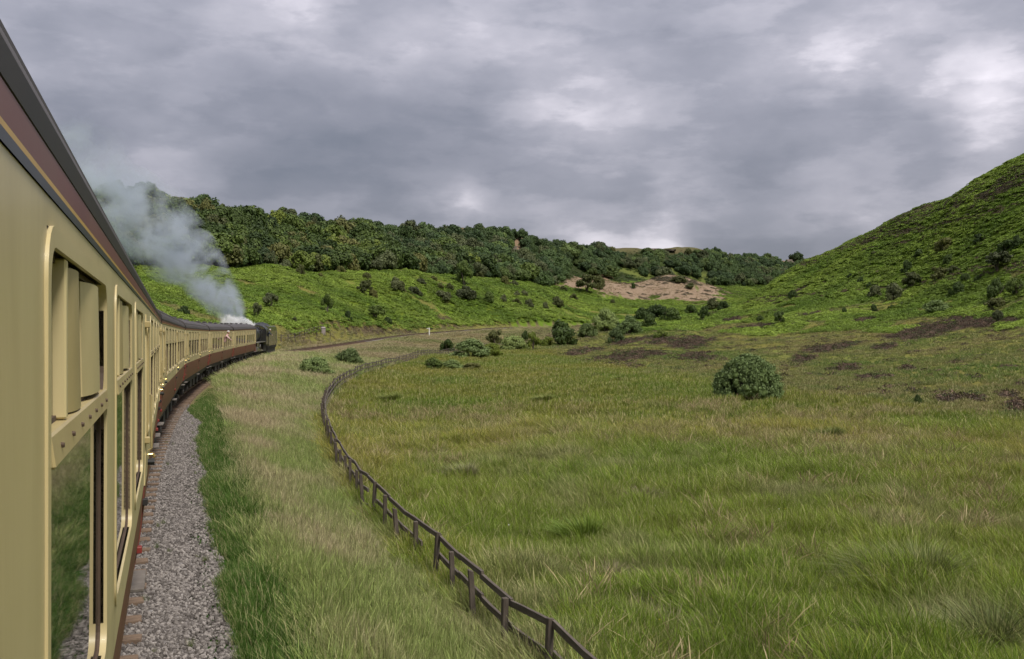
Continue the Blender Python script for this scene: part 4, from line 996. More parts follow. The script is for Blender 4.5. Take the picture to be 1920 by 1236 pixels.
for i in range(len(pos) - 1):
    a = pos[i] - fx0[:2]; b = pos[i + 1] - fx0[:2]; dv = b - a; L = np.hypot(*dv); n = np.array([dv[1], -dv[0]]) / L * (.062)
    for zi, zh in enumerate((1.14, .76, .36)):
        r = random.uniform; z0 = pzs[i] + zh * tops[i] / 1.2 + r(-.025, .025); z1 = pzs[i + 1] + zh * tops[i + 1] / 1.2 + r(-.025, .025); hh = .043 if zi else .041
        if zi and random.random() < .03 and i < 60: continue
        ex = dv / L * .05; A = a - ex; B = b + ex; w = n / .062 * .019
        P = [(A[0] + n[0] - w[0], A[1] + n[1] - w[1], z0 - hh), (B[0] + n[0] - w[0], B[1] + n[1] - w[1], z1 - hh), (B[0] + n[0] + w[0], B[1] + n[1] + w[1], z1 - hh), (A[0] + n[0] + w[0], A[1] + n[1] + w[1], z0 - hh)]
        P += [(p[0], p[1], p[2] + 2 * hh) for p in P]
        if cnt < 297:
            cnt += 1; mb = MB(); c = ((P[0][0] + P[1][0]) / 2, (P[0][1] + P[1][1]) / 2, 0)
            # keep the grain along the rail: build it in its own frame
            mid = Vector((c[0], c[1], (z0 + z1) / 2)); ang = math.atan2(dv[1], dv[0]); pit = -math.atan2(z1 - z0, L)
            sag = r(-.015, .012); secs = []
            for u in (-1, -.33, .33, 1):
                xx = u * (L / 2 + .05); zz_ = sag * (1 - u * u); secs.append([(xx, -.019, -hh + zz_), (xx, .019, -hh + zz_ + r(-.004, .004)), (xx, .019, hh + zz_ + r(-.006, .006)), (xx, -.019, hh + zz_)])
            mb.loft(secs); mb.obj('rail', M['woodrail'], fe, loc=(mid.x + n[0], mid.y + n[1], mid.z), rot=(0, pit, ang))
        else: far_r.hexa(P)
fr_o = far_r.obj('far_rails', M['woodrail'], fe); fr_o['kind'] = 'stuff'

# ------------------------------------------------------------------ lineside things left of the track
def post_on(px, py, Y=None):
    return cast(px, py, 100, 420)
lf_px = [(527, 641), (540, 640), (552, 638), (562, 635), (571, 631), (580, 628), (589, 625), (597, 623), (606, 622)]
lf = empty('field_fence', (0, 0, 0)); tag(lf, 'short weathered fence beyond the track, climbing behind the tender', 'fence')
lp = [cast(*q, 136, 420) for q in lf_px]
mbp = MB(); mbp.box(-.07, .07, -.07, .07, -.3, 1.25); fpm = mbp.mesh('post', M['wood'], bevel=.01)
for i, p in enumerate(lp):
    link('post', fpm, lf, loc=p)
    if i:
        for zh in (1.1, .6):
            mb = MB(); mb.tube([Vector(lp[i - 1]) + Vector((0, 0, zh)), Vector(p) + Vector((0, 0, zh))], .045, 5); mb.obj('rail', M['woodrail'], lf)
M['greypaint'] = mat_var('cabinet_grey', (.32, .27, .26), (.24, .20, .19), .6, 3, stain=(.15, .12, .1), stain_amt=.5)
M['white'] = mat_var('white_paint', (.78, .76, .70), (.68, .66, .60), .5, 4)
p = cast(606, 627, 136, 420); cb = empty('lineside_cabinet', p, (0, 0, .4)); tag(cb, 'small grey lineside cabinet at the upper end of the short fence', 'cabinet')
mb = MB(); mb.box(-.42, .42, -.3, .3, -.2, 1.25); mb.obj('cabinet_body', M['greypaint'], cb, bevel=.02)
mb = MB(); mb.hexa([(-.5, -.38, 1.25), (.5, -.38, 1.25), (.5, .38, 1.25), (-.5, .38, 1.25), (-.3, -.1, 1.5), (.3, -.1, 1.5), (.3, .1, 1.5), (-.3, .1, 1.5)]); mb.obj('cabinet_roof', M['greypaint'], cb)
mb = MB(); mb.box(-.3, .3, -.315, -.30, .0, 1.1); mb.obj('cabinet_door', M['greypaint'], cb)
for i, (q, lab) in enumerate((((619, 637), 'thin dark post standing alone right of the short fence'), ((594, 637), 'thin dark post in front of the short fence'))):
    p = cast(*q, 136, 420); o = empty('marker_post', p); tag(o, lab, 'post')
    mb = MB(); mb.box(-.06, .06, -.06, .06, -.3, 1.55); mb.obj('post', M['wood'], o, bevel=.01)
    mb = MB(); mb.box(-.075, .075, -.075, .075, 1.55, 1.6); mb.obj('post_cap', M['wood'], o)
p, e = tr_at(np.interp(0, [0, 1], [0, 1]) + 262); nx, ny = e[1], -e[0]
gp = cast(805, 629, 180, 420); gp = (gp[0], gp[1], gp[2]); o = empty('gradient_post', gp, (0, 0, 0)); tag(o, 'white wooden gradient post with a dark arm standing by the distant track', 'post')
mb = MB(); mb.box(-.14, .14, -.12, .12, -.4, 2.0); mb.obj('post', M['white'], o, bevel=.02)
mb = MB(); mb.hexa([(.14, -.03, 1.5), (.95, -.03, 1.62), (.95, .03, 1.62), (.14, .03, 1.5), (.14, -.03, 1.72), (.95, -.03, 1.84), (.95, .03, 1.84), (.14, .03, 1.72)]); mb.obj('arm', M['black'], o)
mb = MB(); mb.hexa([(-.7, -.03, 1.7), (-.14, -.03, 1.7), (-.14, .03, 1.7), (-.7, .03, 1.7), (-.7, -.03, 1.9), (-.14, -.03, 1.9), (-.14, .03, 1.9), (-.7, .03, 1.9)]); mb.obj('arm', M['white'], o)
# ------------------------------------------------------------------ foliage building blocks
def leaf_mat(name, c, hue_var=.25, val_var=.30, trans=.25, inst=False):
    m, t, b = new_mat(name); geo = nd(t, 'ShaderNodeNewGeometry'); oi = nd(t, 'ShaderNodeObjectInfo')
    rnd = geo.outputs['Random Per Island']
    if inst:
        at = nd(t, 'ShaderNodeAttribute', attribute_name='tint', attribute_type='INSTANCER'); base = at.outputs['Color']
    else:
        base = mixc(t, mth(t, 'MULTIPLY', oi.outputs['Random'], hue_var * 2), c, (c[0] * 1.35, c[1] * 1.02, c[2] * .8))
    v = mth(t, 'ADD', 1 - val_var, mth(t, 'MULTIPLY', rnd, 2 * val_var))
    if not inst: v = mth(t, 'MULTIPLY', v, mth(t, 'ADD', .70, mth(t, 'MULTIPLY', oi.outputs['Random'], .60)))
    sc = nd(t, 'ShaderNodeVectorMath', operation='SCALE'); t.links.new(base, sc.inputs[0]); t.links.new(v, sc.inputs['Scale'])
    t.links.new(sc.outputs[0], b.inputs['Base Color']); b.inputs['Roughness'].default_value = .62; b.inputs['Specular IOR Level'].default_value = .25
    tr = nd(t, 'ShaderNodeBsdfTranslucent'); t.links.new(sc.outputs[0], tr.inputs[0])
    mx = nd(t, 'ShaderNodeMixShader'); mx.inputs[0].default_value = trans; t.links.new(b.outputs[0], mx.inputs[1]); t.links.new(tr.outputs[0], mx.inputs[2])
    t.links.new(mx.outputs[0], t.nodes['Material Output'].inputs[0])
    return m
def blade_mat(name, trans=.3, rough=.6):
    m, t, b = new_mat(name)
    a1 = nd(t, 'ShaderNodeAttribute', attribute_name='tint', attribute_type='INSTANCER'); a2 = nd(t, 'ShaderNodeAttribute', attribute_name='tip', attribute_type='INSTANCER')
    h = nd(t, 'ShaderNodeAttribute', attribute_name='h'); rnd = nd(t, 'ShaderNodeNewGeometry').outputs['Random Per Island']
    f = mth(t, 'POWER', h.outputs['Fac'], 1.3); c = mixc(t, f, a1.outputs['Color'], a2.outputs['Color'])
    dead = mth(t, 'MULTIPLY', mth(t, 'GREATER_THAN', rnd, .90), .65); c = mixc(t, dead, c, (.33, .275, .155))
    sc = nd(t, 'ShaderNodeVectorMath', operation='SCALE'); t.links.new(c, sc.inputs[0]); t.links.new(mth(t, 'ADD', .78, mth(t, 'MULTIPLY', rnd, .84)), sc.inputs['Scale'])
    t.links.new(sc.outputs[0], b.inputs['Base Color']); b.inputs['Roughness'].default_value = rough; b.inputs['Specular IOR Level'].default_value = .2
    tr = nd(t, 'ShaderNodeBsdfTranslucent'); t.links.new(sc.outputs[0], tr.inputs[0])
    mx = nd(t, 'ShaderNodeMixShader'); mx.inputs[0].default_value = trans; t.links.new(b.outputs[0], mx.inputs[1]); t.links.new(tr.outputs[0], mx.inputs[2])
    t.links.new(mx.outputs[0], t.nodes['Material Output'].inputs[0]); return m
def leafcloud(seed, lumps, per, ls, flat=1.0, aspect=1.0, core=True, dome=True, lump_r=(.26, .42), up=.25, topflat=0.0, shell=0):
    """crown in a unit box: x, y within -1..1, z 0..1; many leaf-sized faces on uneven clumps"""
    g = np.random.default_rng(seed); V = []; Fq = []; n0 = 0
    C = []
    for k in range(lumps):
        a = g.uniform(0, 2 * math.pi); zt = g.uniform(.02, 1) if dome else g.uniform(.12, 1)
        rad = (1 - zt ** 2.2) ** .5 if dome else (math.sin(math.pi * (zt * .86 + .08))) ** .7
        if topflat: rad = max(rad, topflat * (zt > .55))
        rad *= g.uniform(.25, .86) if k % 3 == 0 else g.uniform(.6, .86); r = g.uniform(*lump_r)
        if shell: rad = (1 - zt ** 2.6) ** .5 * shell * g.uniform(.72, 1.1)
        C.append((rad * math.cos(a), rad * math.sin(a), max(.10, zt * .80 + .04) - .04 * g.random(), r))
    C.append((0, 0, .55, .42)); C.append((.1, -.05, .75, .3))
    for (cx, cy, cz, r) in C:
        m = max(4, int(per * ((r / .34) ** 2 if lumps <= 200 else 1))); d = g.normal(size=(m, 3)); d /= np.linalg.norm(d, axis=1)[:, None]
        rr_ = r * g.uniform(.70, 1.22 if lumps > 200 else 1.10, (m, 1)) ; p = np.array([cx, cy, cz]) + d * rr_ * np.array([1, 1, .62 * flat])
        p = p[p[:, 2] > -.02]; d = d[:len(p)]
        nrm = d + g.normal(size=d.shape) * .40 + np.array([0, 0, up]); nrm /= np.linalg.norm(nrm, axis=1)[:, None]
        u = np.cross(nrm, g.normal(size=nrm.shape)); u /= np.linalg.norm(u, axis=1)[:, None]; w = np.cross(nrm, u)
        s = ls * g.uniform(.6, 1.35, (len(p), 1)); hw = s * aspect
        q = np.stack([p - u * s - w * hw * .45, p + u * s * .25 - w * hw, p + u * s * 1.1 + w * hw * .3, p - u * s * .1 + w * hw], 1)
        V.append(q.reshape(-1, 3)); Fq.append(np.arange(n0, n0 + 4 * len(p)).reshape(-1, 4)); n0 += 4 * len(p)
        if core:
            L = []; nn = 6
            for i in range(1, 4):
                for k in range(nn):
                    L.append((cx + r * .74 * math.sin(math.pi * i / 4) * math.cos(2 * math.pi * k / nn), cy + r * .74 * math.sin(math.pi * i / 4) * math.sin(2 * math.pi * k / nn), max(.0, cz + r * .46 * math.cos(math.pi * i / 4))))
            V.append(np.array(L)); fq = []
            for i in range(2):
                for k in range(nn): fq.append((n0 + i * nn + k, n0 + i * nn + (k + 1) % nn, n0 + (i + 1) * nn + (k + 1) % nn, n0 + (i + 1) * nn + k))
            fq.append((n0, n0 + 1, n0 + 2, n0 + 3)); fq.append((n0, n0 + 3, n0 + 4, n0 + 5)); Fq.append(np.array(fq)); n0 += len(L)
    return np.concatenate(V), np.concatenate(Fq)
PROTO = {}
def proto_col(key):
    c = bpy.data.collections.new('kinds_' + key); PROTO[key] = c; return c
GN = {}
def gn_tree(coll):
    if coll.name in GN: return GN[coll.name]
    g = bpy.data.node_groups.new('scatter_' + coll.name, 'GeometryNodeTree')
    g.interface.new_socket('Geometry', in_out='INPUT', socket_type='NodeSocketGeometry'); g.interface.new_socket('Geometry', in_out='OUTPUT', socket_type='NodeSocketGeometry')
    gi = g.nodes.new('NodeGroupInput'); go = g.nodes.new('NodeGroupOutput'); ip = g.nodes.new('GeometryNodeInstanceOnPoints')
    ci_ = g.nodes.new('GeometryNodeCollectionInfo'); ci_.inputs['Collection'].default_value = coll; ci_.inputs['Separate Children'].default_value = True; ci_.inputs['Reset Children'].default_value = True
    def na(n, dt):
        x = g.nodes.new('GeometryNodeInputNamedAttribute'); x.data_type = dt; x.inputs['Name'].default_value = n; return x.outputs['Attribute']
    L = g.links.new
    L(gi.outputs[0], ip.inputs['Points']); L(ci_.outputs[0], ip.inputs['Instance']); ip.inputs['Pick Instance'].default_value = True
    L(na('idx', 'INT'), ip.inputs['Instance Index']); L(na('rot', 'FLOAT_VECTOR'), ip.inputs['Rotation']); L(na('scl', 'FLOAT_VECTOR'), ip.inputs['Scale'])
    L(ip.outputs[0], go.inputs[0]); GN[coll.name] = g; return g
def scatter(name, P, rot, scl, idx, tint, tip, coll, label, cat, mat):
    P = np.asarray(P, np.float32); n = len(P); me = bpy.data.meshes.new(name); me.vertices.add(n); me.vertices.foreach_set('co', P.ravel())
    def at(nm, ty, arr, f='vector'):
        a_ = me.attributes.new(nm, ty, 'POINT'); a_.data.foreach_set(f, np.ascontiguousarray(arr, dtype=np.int32 if ty == 'INT' else np.float32).ravel())
    at('rot', 'FLOAT_VECTOR', rot); at('scl', 'FLOAT_VECTOR', scl); at('idx', 'INT', idx, 'value')
    one = np.ones((n, 1)); at('tint', 'FLOAT_COLOR', np.concatenate([tint, one], 1), 'color')
    if tip is not None: at('tip', 'FLOAT_COLOR', np.concatenate([tip, one], 1), 'color')
    me.materials.append(mat)
    o = link(name, me); md = o.modifiers.new('scatter', 'NODES'); md.node_group = gn_tree(coll); tag(o, label, cat, kind='stuff'); return o

# ------------------------------------------------------------------ grass, bracken and heather clumps
def clump(seed, n, hgt, spread, w, lean, curve, head=0.0, headw=2.0):
    """tuft of bent blades; attribute h runs from root to tip"""
    g = np.random.default_rng(seed); V = []; H = []; Fc = []; k0 = 0
    for i in range(n):
        a = g.uniform(0, 2 * math.pi); r = spread * math.sqrt(g.random()); x, y = r * math.cos(a), r * math.sin(a)
        L = hgt * g.uniform(.55, 1.12); la = g.uniform(0, 2 * math.pi); le = lean * g.uniform(.2, 1.0); dx, dy = math.cos(la) * le + curve, math.sin(la) * le
        fa = g.uniform(0, math.pi); wx, wy = math.cos(fa), math.sin(fa); hd = g.random() < head
        ts = (0, .45, .8, 1.0); ws = (w, w * .85, w * (headw if hd else .55), w * (.5 if hd else .08))
        for t_, ww in zip(ts, ws):
            bx_ = x + dx * L * t_ ** 1.8; by_ = y + dy * L * t_ ** 1.8; bz = L * (t_ - .22 * (dx * dx + dy * dy) ** .5 * t_ ** 2)
            V += [(bx_ - wx * ww / 2, by_ - wy * ww / 2, bz), (bx_ + wx * ww / 2, by_ + wy * ww / 2, bz)]; H += [t_ * (1.0 if hd or not head else .6)] * 2
        for q in range(3): b_ = k0 + q * 2; Fc.append((b_, b_ + 1, b_ + 3, b_ + 2))
        k0 += 8
    return np.array(V), np.array(Fc), np.array(H)
def add_proto(coll, name, v, f, mat, h=None):
    me = mesh_np(name, v, f, mat)
    if h is not None:
        a_ = me.attributes.new('h', 'FLOAT', 'POINT'); a_.data.foreach_set('value', h.astype(np.float32))
    o = bpy.data.objects.new(name, me); coll.objects.link(o); return o
BLADE = blade_mat('grass_blades')
cg = proto_col('tall_grass')
for k in range(5): add_proto(cg, 'tall_grass_tuft', *clump(100 + k, 42, .80, .20, .0052, .55, -.20, .75, 2.4)[:2], BLADE, clump(100 + k, 42, .80, .20, .0052, .55, -.20, .75, 2.4)[2])
cm = proto_col('meadow_grass')
for k in range(5): q = clump(200 + k, 52, .60, .22, .0048, .68, -.14, .30, 1.8); add_proto(cm, 'meadow_grass_tuft', q[0], q[1], BLADE, q[2])
cv_ = proto_col('verge_grass')
for k in range(4): q = clump(300 + k, 40, .36, .16, .009, .7, -.05, 0); add_proto(cv_, 'verge_grass_tuft', q[0], q[1], BLADE, q[2])
cfar = proto_col('far_grass')
for k in range(4): q = clump(400 + k, 46, .55, .42, .022, .6, -.1, .4, 1.5); add_proto(cfar, 'far_grass_tuft', q[0], q[1], BLADE, q[2])
def mound(seed, n, ls, hgt, up):
    g = np.random.default_rng(seed); a = g.uniform(0, 2 * math.pi, n); r = np.sqrt(g.random(n)); z = hgt * (1 - r ** 2) * g.uniform(.55, 1.0, n) + .05
    p = np.stack([r * np.cos(a), r * np.sin(a), z], -1); nrm = np.stack([r * np.cos(a) * .7, r * np.sin(a) * .7, np.full(n, up)], -1) + g.normal(size=(n, 3)) * .4
    nrm /= np.linalg.norm(nrm, axis=1)[:, None]; u = np.cross(nrm, g.normal(size=(n, 3))); u /= np.linalg.norm(u, axis=1)[:, None]; w = np.cross(nrm, u); s = ls * g.uniform(.6, 1.3, (n, 1))
    q = np.stack([p - u * s, p + w * s * .45, p + u * s - np.array([0, 0, 1]) * s * .35, p - w * s * .45], 1); return q.reshape(-1, 3), np.arange(4 * n).reshape(-1, 4)
BRK = leaf_mat('bracken_fronds', (0, 0, 0), val_var=.15, trans=.3, inst=True)
cb_ = proto_col('bracken')
for k in range(5): v, f = mound(500 + k, 100, .19, .46, 1.5); add_proto(cb_, 'bracken_clump', v, f, BRK)
HTH = leaf_mat('heather_sprigs', (0, 0, 0), val_var=.5, trans=.1, inst=True)
ch_ = proto_col('heather')
for k in range(4): v, f = mound(600 + k, 70, .13, .55, .5); add_proto(ch_, 'heather_clump', v, f, HTH)
cs_ = proto_col('stones')
STN = mat_var('ballast_stone', (.30, .272, .255), (.15, .13, .118), .95, 3)
def stone_mat():
    m, t, b = new_mat('ballast_stones'); at = nd(t, 'ShaderNodeAttribute', attribute_name='tint', attribute_type='INSTANCER')
    co = nd(t, 'ShaderNodeTexCoord').outputs['Object']; c = mixc(t, mth(t, 'MULTIPLY', noise(t, co, 2, 4), .5), at.outputs['Color'], (.10, .085, .075))
    t.links.new(c, b.inputs['Base Color']); b.inputs['Roughness'].default_value = .95; return m
STM = stone_mat()
for k in range(5):
    g = np.random.default_rng(700 + k); mb = MB(); secs = []
    for i, (z, r) in enumerate(((-.7, .35), (-.45, .9), (.2, 1.0), (.65, .55), (.8, .2))):
        secs.append([(r * g.uniform(.75, 1.15) * math.cos(t_), r * g.uniform(.75, 1.15) * math.sin(t_), z * g.uniform(.8, 1.1)) for t_ in np.linspace(0, 2 * math.pi, 6, endpoint=False)])
    mb.loft(secs); o = bpy.data.objects.new('stone', mb.mesh('stone', STM)); cs_.objects.link(o)

def rnd_rot(n, tilt=.12):
    return np.stack([rng.normal(0, tilt, n), rng.normal(0, tilt, n), rng.uniform(-.6, .6, n)], -1)
def rot_full(n, tilt=.1): return np.stack([rng.normal(0, tilt, n), rng.normal(0, tilt, n), rng.uniform(-math.pi, math.pi, n)], -1)
def sample_view(n, y0, y1, pmin, pmax, pw=1.0):
    """random ground points thinning with distance"""
    u = rng.random(n); Y = (y0 ** pw + u * (y1 ** pw - y0 ** pw)) ** (1 / pw); return (rng.uniform(pmin, pmax, n) - 960) / F * Y, Y
def mixv(a, b, t): return np.array(a)[None] * (1 - t[:, None]) + np.array(b)[None] * t[:, None]
def three(s): return np.stack([s, s, s], -1)

# --- ballast stones beside the train
n = 40000; s_ = 6 + 40 * rng.random(n) ** 1.7; d_ = rng.uniform(1.05, 2.35, n); P = []
PP = np.array([np.concatenate(tr_at(s)) for s in s_]); X = PP[:, 0] + PP[:, 4] * d_; Y = PP[:, 1] - PP[:, 3] * d_
edge = 2.22 + .16 * (fbm(s_ / 1.7, np.full(n, 3.0), 5, 3) - .5) * 2 - .72 * sstep(36, 44, s_) - .12 * sstep(22, 36, s_)
k = d_ < edge + .06; X, Y, Zr = X[k], Y[k], PP[k, 2]; dk = d_[k]; n = k.sum(); sz = rng.uniform(.010, .026, n)
Z = Zr - np.where(dk < 1.5, .20, .20 + (dk - 1.5) * .035) + sz * .2
tv = rng.random(n); tint = mixv((.070, .060, .054), (.40, .36, .33), tv ** 1.5)
scatter('ballast_stones', np.stack([X, Y, Z], -1), rng.uniform(-3, 3, (n, 3)), three(sz) * rng.uniform(.7, 1.4, (n, 3)), rng.integers(0, 5, n), tint, None, cs_, 'grey crushed stone ballast beside the carriages', 'ballast', STM)

# --- green verge between ballast and tall grass, with sprigs growing in the ballast
def near_track(n, s0, s1, d0, d1, pw=1.5):
    s_ = s0 + (s1 - s0) * rng.random(n) ** pw; d_ = rng.uniform(d0, d1, n); Q = np.array([np.concatenate(tr_at(s)) for s in s_])
    return Q[:, 0] + Q[:, 4] * d_, Q[:, 1] - Q[:, 3] * d_, s_, d_
X, Y, s_, d_ = near_track(15000, 5, 60, 1.5, 4.0, 1.4)
edge = 2.22 + .16 * (fbm(s_ / 1.7, np.full(len(s_), 3.0), 5, 3) - .5) * 2 - .72 * sstep(36, 44, s_) - .12 * sstep(22, 36, s_)
wv = (.95 + .5 * fbm(s_ / 3.0, np.full(len(s_), 8.0), 15, 3)) * (1 - .55 * sstep(30, 60, s_))
k = (d_ > edge - .02 + .10 * rng.random(len(s_))) & (d_ < edge + wv + rng.normal(0, .25, len(s_)))
X, Y, d_, e_, s_ = X[k], Y[k], d_[k], edge[k], s_[k]; Z = ground_z(X, Y) - .02; n = len(X)
sc = rng.uniform(.55, 1.15, n) * (1 - .7 * sstep(36, 54, s_)) * (.40 + .75 * np.clip((d_ - e_) / .6, 0, 1)) * (1 + .3 * (fbm(X, Y, 77, 2) - .5))
tint = mixv((.028, .068, .010), (.055, .115, .016), rng.random(n)); tip = mixv((.055, .125, .016), (.105, .175, .032), rng.random(n))
scatter('verge_grass', np.stack([X, Y, Z], -1), rnd_rot(n), three(sc), rng.integers(0, 4, n), tint, tip, cv_, 'lush dark green grass strip along the ballast edge', 'grass', BLADE)
X, Y, s_, d_ = near_track(110, 7, 40, 1.25, 2.2, 1.0); cl_ = fbm(X * 1.2, Y * 1.2, 91, 2); k = cl_ > .52; X, Y, d_ = X[k], Y[k], d_[k]; n = len(X)
_, _, zr = track_d(X, Y); sc = rng.uniform(.12, .34, n)
scatter('ballast_weeds', np.stack([X, Y, zr - .2], -1), rnd_rot(n), three(sc), rng.integers(0, 4, n), mixv((.045, .085, .018), (.08, .12, .03), rng.random(n)), mixv((.07, .12, .03), (.12, .15, .05), rng.random(n)), cv_, 'small green weeds sprouting in the ballast', 'weeds', BLADE)

# --- tall seeding grass on the embankment
def tall_zone(X, Y):
    d, s, _ = track_d(X, Y); fd, _, _ = poly_dist(X, Y, FENCE[::4])
    vw = (2.22 + .95 + .5 * fbm(s / 3.0, np.full(len(s), 8.0), 15, 3) * (1 - .55 * sstep(30, 60, s))) * (1 - sstep(45, 70, s)) + 1.9 * sstep(45, 70, s)
    return (d > vw - .15 + rng.normal(0, .22, len(d))) & (fd < .15), d, s, fd
Xa, Ya = [], []
for (nn, y0, y1, p0, p1, pw) in [(22000, 6.5, 16, 380, 1150, 1.3), (20000, 16, 42, 330, 920, 1.3), (17000, 42, 120, 340, 800, 1.4)]:
    x, y = sample_view(nn, y0, y1, p0, p1, pw); Xa.append(x); Ya.append(y)
X = np.concatenate(Xa); Y = np.concatenate(Ya); k, d, s, fd = tall_zone(X, Y); X, Y, d, s, fd = X[k], Y[k], d[k], s[k], fd[k]; n = len(X); Z = ground_z(X, Y) - .03
dry = np.clip(fbm(X / 2.6, Y / 3.4, 121, 4) * 2.2 - 1.10 + .42 * np.exp(-((d - 3.6) / .8) ** 2) + .30 * sstep(12, 30, Y), 0, 1)
tint = mixv((.090, .170, .028), (.19, .175, .070), dry * .8) * rng.uniform(.75, 1.2, (n, 1)); tip = mixv((.255, .305, .090), (.45, .365, .235), np.clip(dry + rng.normal(0, .18, n), 0, 1)) * rng.uniform(.8, 1.15, (n, 1))
sc = rng.uniform(.7, 1.12, n) * (.72 + .25 * sstep(30, 90, Y)) * (1 - .12 * np.exp(-(fd / .5) ** 2)); sx = sc * (1 + 1.2 * sstep(25, 100, Y))
scatter('embankment_grass', np.stack([X, Y, Z], -1), rnd_rot(n, .10), np.stack([sx, sx, sc], -1), rng.integers(0, 5, n), tint, tip, cg, 'tall pale seeding grass covering the embankment slope', 'grass', BLADE)

# --- meadow
def meadow_zone(X, Y):
    d, s, _ = track_d(X, Y); fd, _, _ = poly_dist(X, Y, FENCE[::4]); return (d > 0) & (fd > -.1) & (X < foot_x(Y) + 3 * (fbm(X / 4, Y / 4, 5, 2) - .5)) , fd
def meadow_cols(X, Y):
    n = len(X); a = fbm(X / 5.5, Y / 8, 131, 4); b = fbm(X / 1.7, Y / 2.4, 137, 3); ora = fbm(X / 7, Y / 11, 139, 3)
    g1 = mixv((.075, .150, .013), (.175, .185, .028), np.clip(a * 2.6 - .8, 0, 1)); g1 = g1 * (1 - np.clip(b * 2.4 - 1.35, 0, 1)[:, None] * .6) + np.array([.17, .15, .07]) * (np.clip(b * 2.4 - 1.35, 0, 1)[:, None] * .6)
    t1 = mixv((.165, .235, .028), (.325, .275, .060), np.clip(ora * 2.4 - .75 + rng.normal(0, .25, n), 0, 1))
    pale = np.clip(b * 3.4 - 1.95 + .35 * (X < 3) * (Y < 45), 0, 1)[:, None] * .55; t1 = t1 * (1 - pale) + np.array([.33, .29, .18]) * pale
    return g1 * rng.uniform(.75, 1.2, (n, 1)), t1 * rng.uniform(.8, 1.2, (n, 1))
Xa, Ya = [], []
for (nn, y0, y1, p0, p1, pw) in [(30000, 8.5, 20, 600, 2150, 1.3), (30000, 20, 46, 560, 2100, 1.25)]:
    x, y = sample_view(nn, y0, y1, p0, p1, pw); Xa.append(x); Ya.append(y)
X = np.concatenate(Xa); Y = np.concatenate(Ya); k, fd = meadow_zone(X, Y); X, Y = X[k], Y[k]; n = len(X); Z = ground_z(X, Y) - .03
tint, tip = meadow_cols(X, Y); hv = fbm(X / 1.1, Y / 1.1, 141, 4) * 1.5 - .25; sc = rng.uniform(.6, 1.1, n) * (.48 + .85 * hv + .25 * np.exp(-(fd[k] / .8) ** 2)); sx = np.maximum(sc, .55) * (1 + .6 * sstep(20, 46, Y))
scatter('meadow_grass', np.stack([X, Y, Z], -1), np.where((rng.random(n) < .45)[:, None], rot_full(n, .2), rnd_rot(n, .16)), np.stack([sx, sx, sc], -1), rng.integers(0, 5, n), tint, tip, cm, 'yellow-green rushy meadow grass on the flat valley floor', 'grass', BLADE)
X, Y = sample_view(38000, 42, 235, 560, 2050, 1.25); k, fd = meadow_zone(X, Y); X, Y = X[k], Y[k]; n = len(X); Z = ground_z(X, Y) - .03; tint, tip = meadow_cols(X, Y); tip = tip * .55 + np.array([.135, .165, .038]) * .45
sc = rng.uniform(.6, 1.1, n) * (.5 + .6 * fbm(X / 2, Y / 2, 143, 2)); sx = sc * (1.0 + .5 * sstep(50, 130, Y))
scatter('far_meadow_grass', np.stack([X, Y, Z], -1), rnd_rot(n, .14), np.stack([sx, sx, sc], -1), rng.integers(0, 4, n), tint, tip, cfar, 'distant part of the flat meadow below the right slope', 'grass', BLADE)
# far embankment and the strip left of the line
X, Y = sample_view(26000, 105, 345, 520, 1120, 1.2); d, s, _ = track_d(X, Y); fd, _, _ = poly_dist(X, Y, FENCE[::4])
k = (((d > 1.9) & (fd < .2)) | ((d < -2.2) & (d > -7))) ; X, Y, d = X[k], Y[k], d[k]; n = len(X); Z = ground_z(X, Y) - .03; dry = np.clip(fbm(X / 9, Y / 14, 151, 3) * 1.7 - .45 + .3 * np.exp(-((d - 3) / 2) ** 2), 0, 1)
tint = mixv((.10, .135, .04), (.20, .165, .085), dry); tip = mixv((.22, .24, .09), (.36, .28, .18), np.clip(dry + rng.normal(0, .15, n), 0, 1)); sc = rng.uniform(.5, .9, n); sx = sc * 1.7
scatter('far_embankment_grass', np.stack([X, Y, Z], -1), rnd_rot(n, .1), np.stack([sx, sx, sc * (1 - .75 * (d > 0) * (d < 7) * (Y < 215) - .3 * (np.abs(d) < 5) * (Y >= 215))], -1), rng.integers(0, 4, n), tint, tip, cfar, 'pale grass on the distant railway bank beyond the fence', 'grass', BLADE)

# --- slopes: rough grass, bracken, heather
def slope_pts(nn, y0, y1, p0, p1, pw): X, Y = sample_view(nn, y0, y1, p0, p1, pw); return X, Y
X, Y = slope_pts(42000, 46, 330, 1000, 2000, 1.15); d, s, _ = track_d(X, Y); fd, _, _ = poly_dist(X, Y, FENCE[::4]); k = (X > foot_x(Y) - 2) & (d > 8) & (fd > 3); X, Y = X[k], Y[k]; Z = ground_z(X, Y)
f2 = fbm(X / 18, Y / 18, 37, 3); hm = patch_mask(X, Y, Z, HEATH, 51); stp = (Z - ZC) > 0.5 + 5 * (f2 - .5); pale = fbm(X / 11, Y / 11, 191, 3); k = ((~stp) | ((pale >= .64) & ((Z - ZC) < 12))) & (hm < .4); Xg, Yg, Zg = X[k], Y[k], Z[k]; n = len(Xg)
a = fbm(Xg / 4, Yg / 4, 161, 3); b = fbm(Xg / 14, Yg / 14, 163, 3); tint = mixv((.055, .115, .018), (.145, .135, .040), np.clip(a * 1.8 - .4, 0, 1)); tip = mixv((.10, .185, .03), (.27, .215, .105), np.clip(b * 2.0 - .5 + rng.normal(0, .15, n), 0, 1))
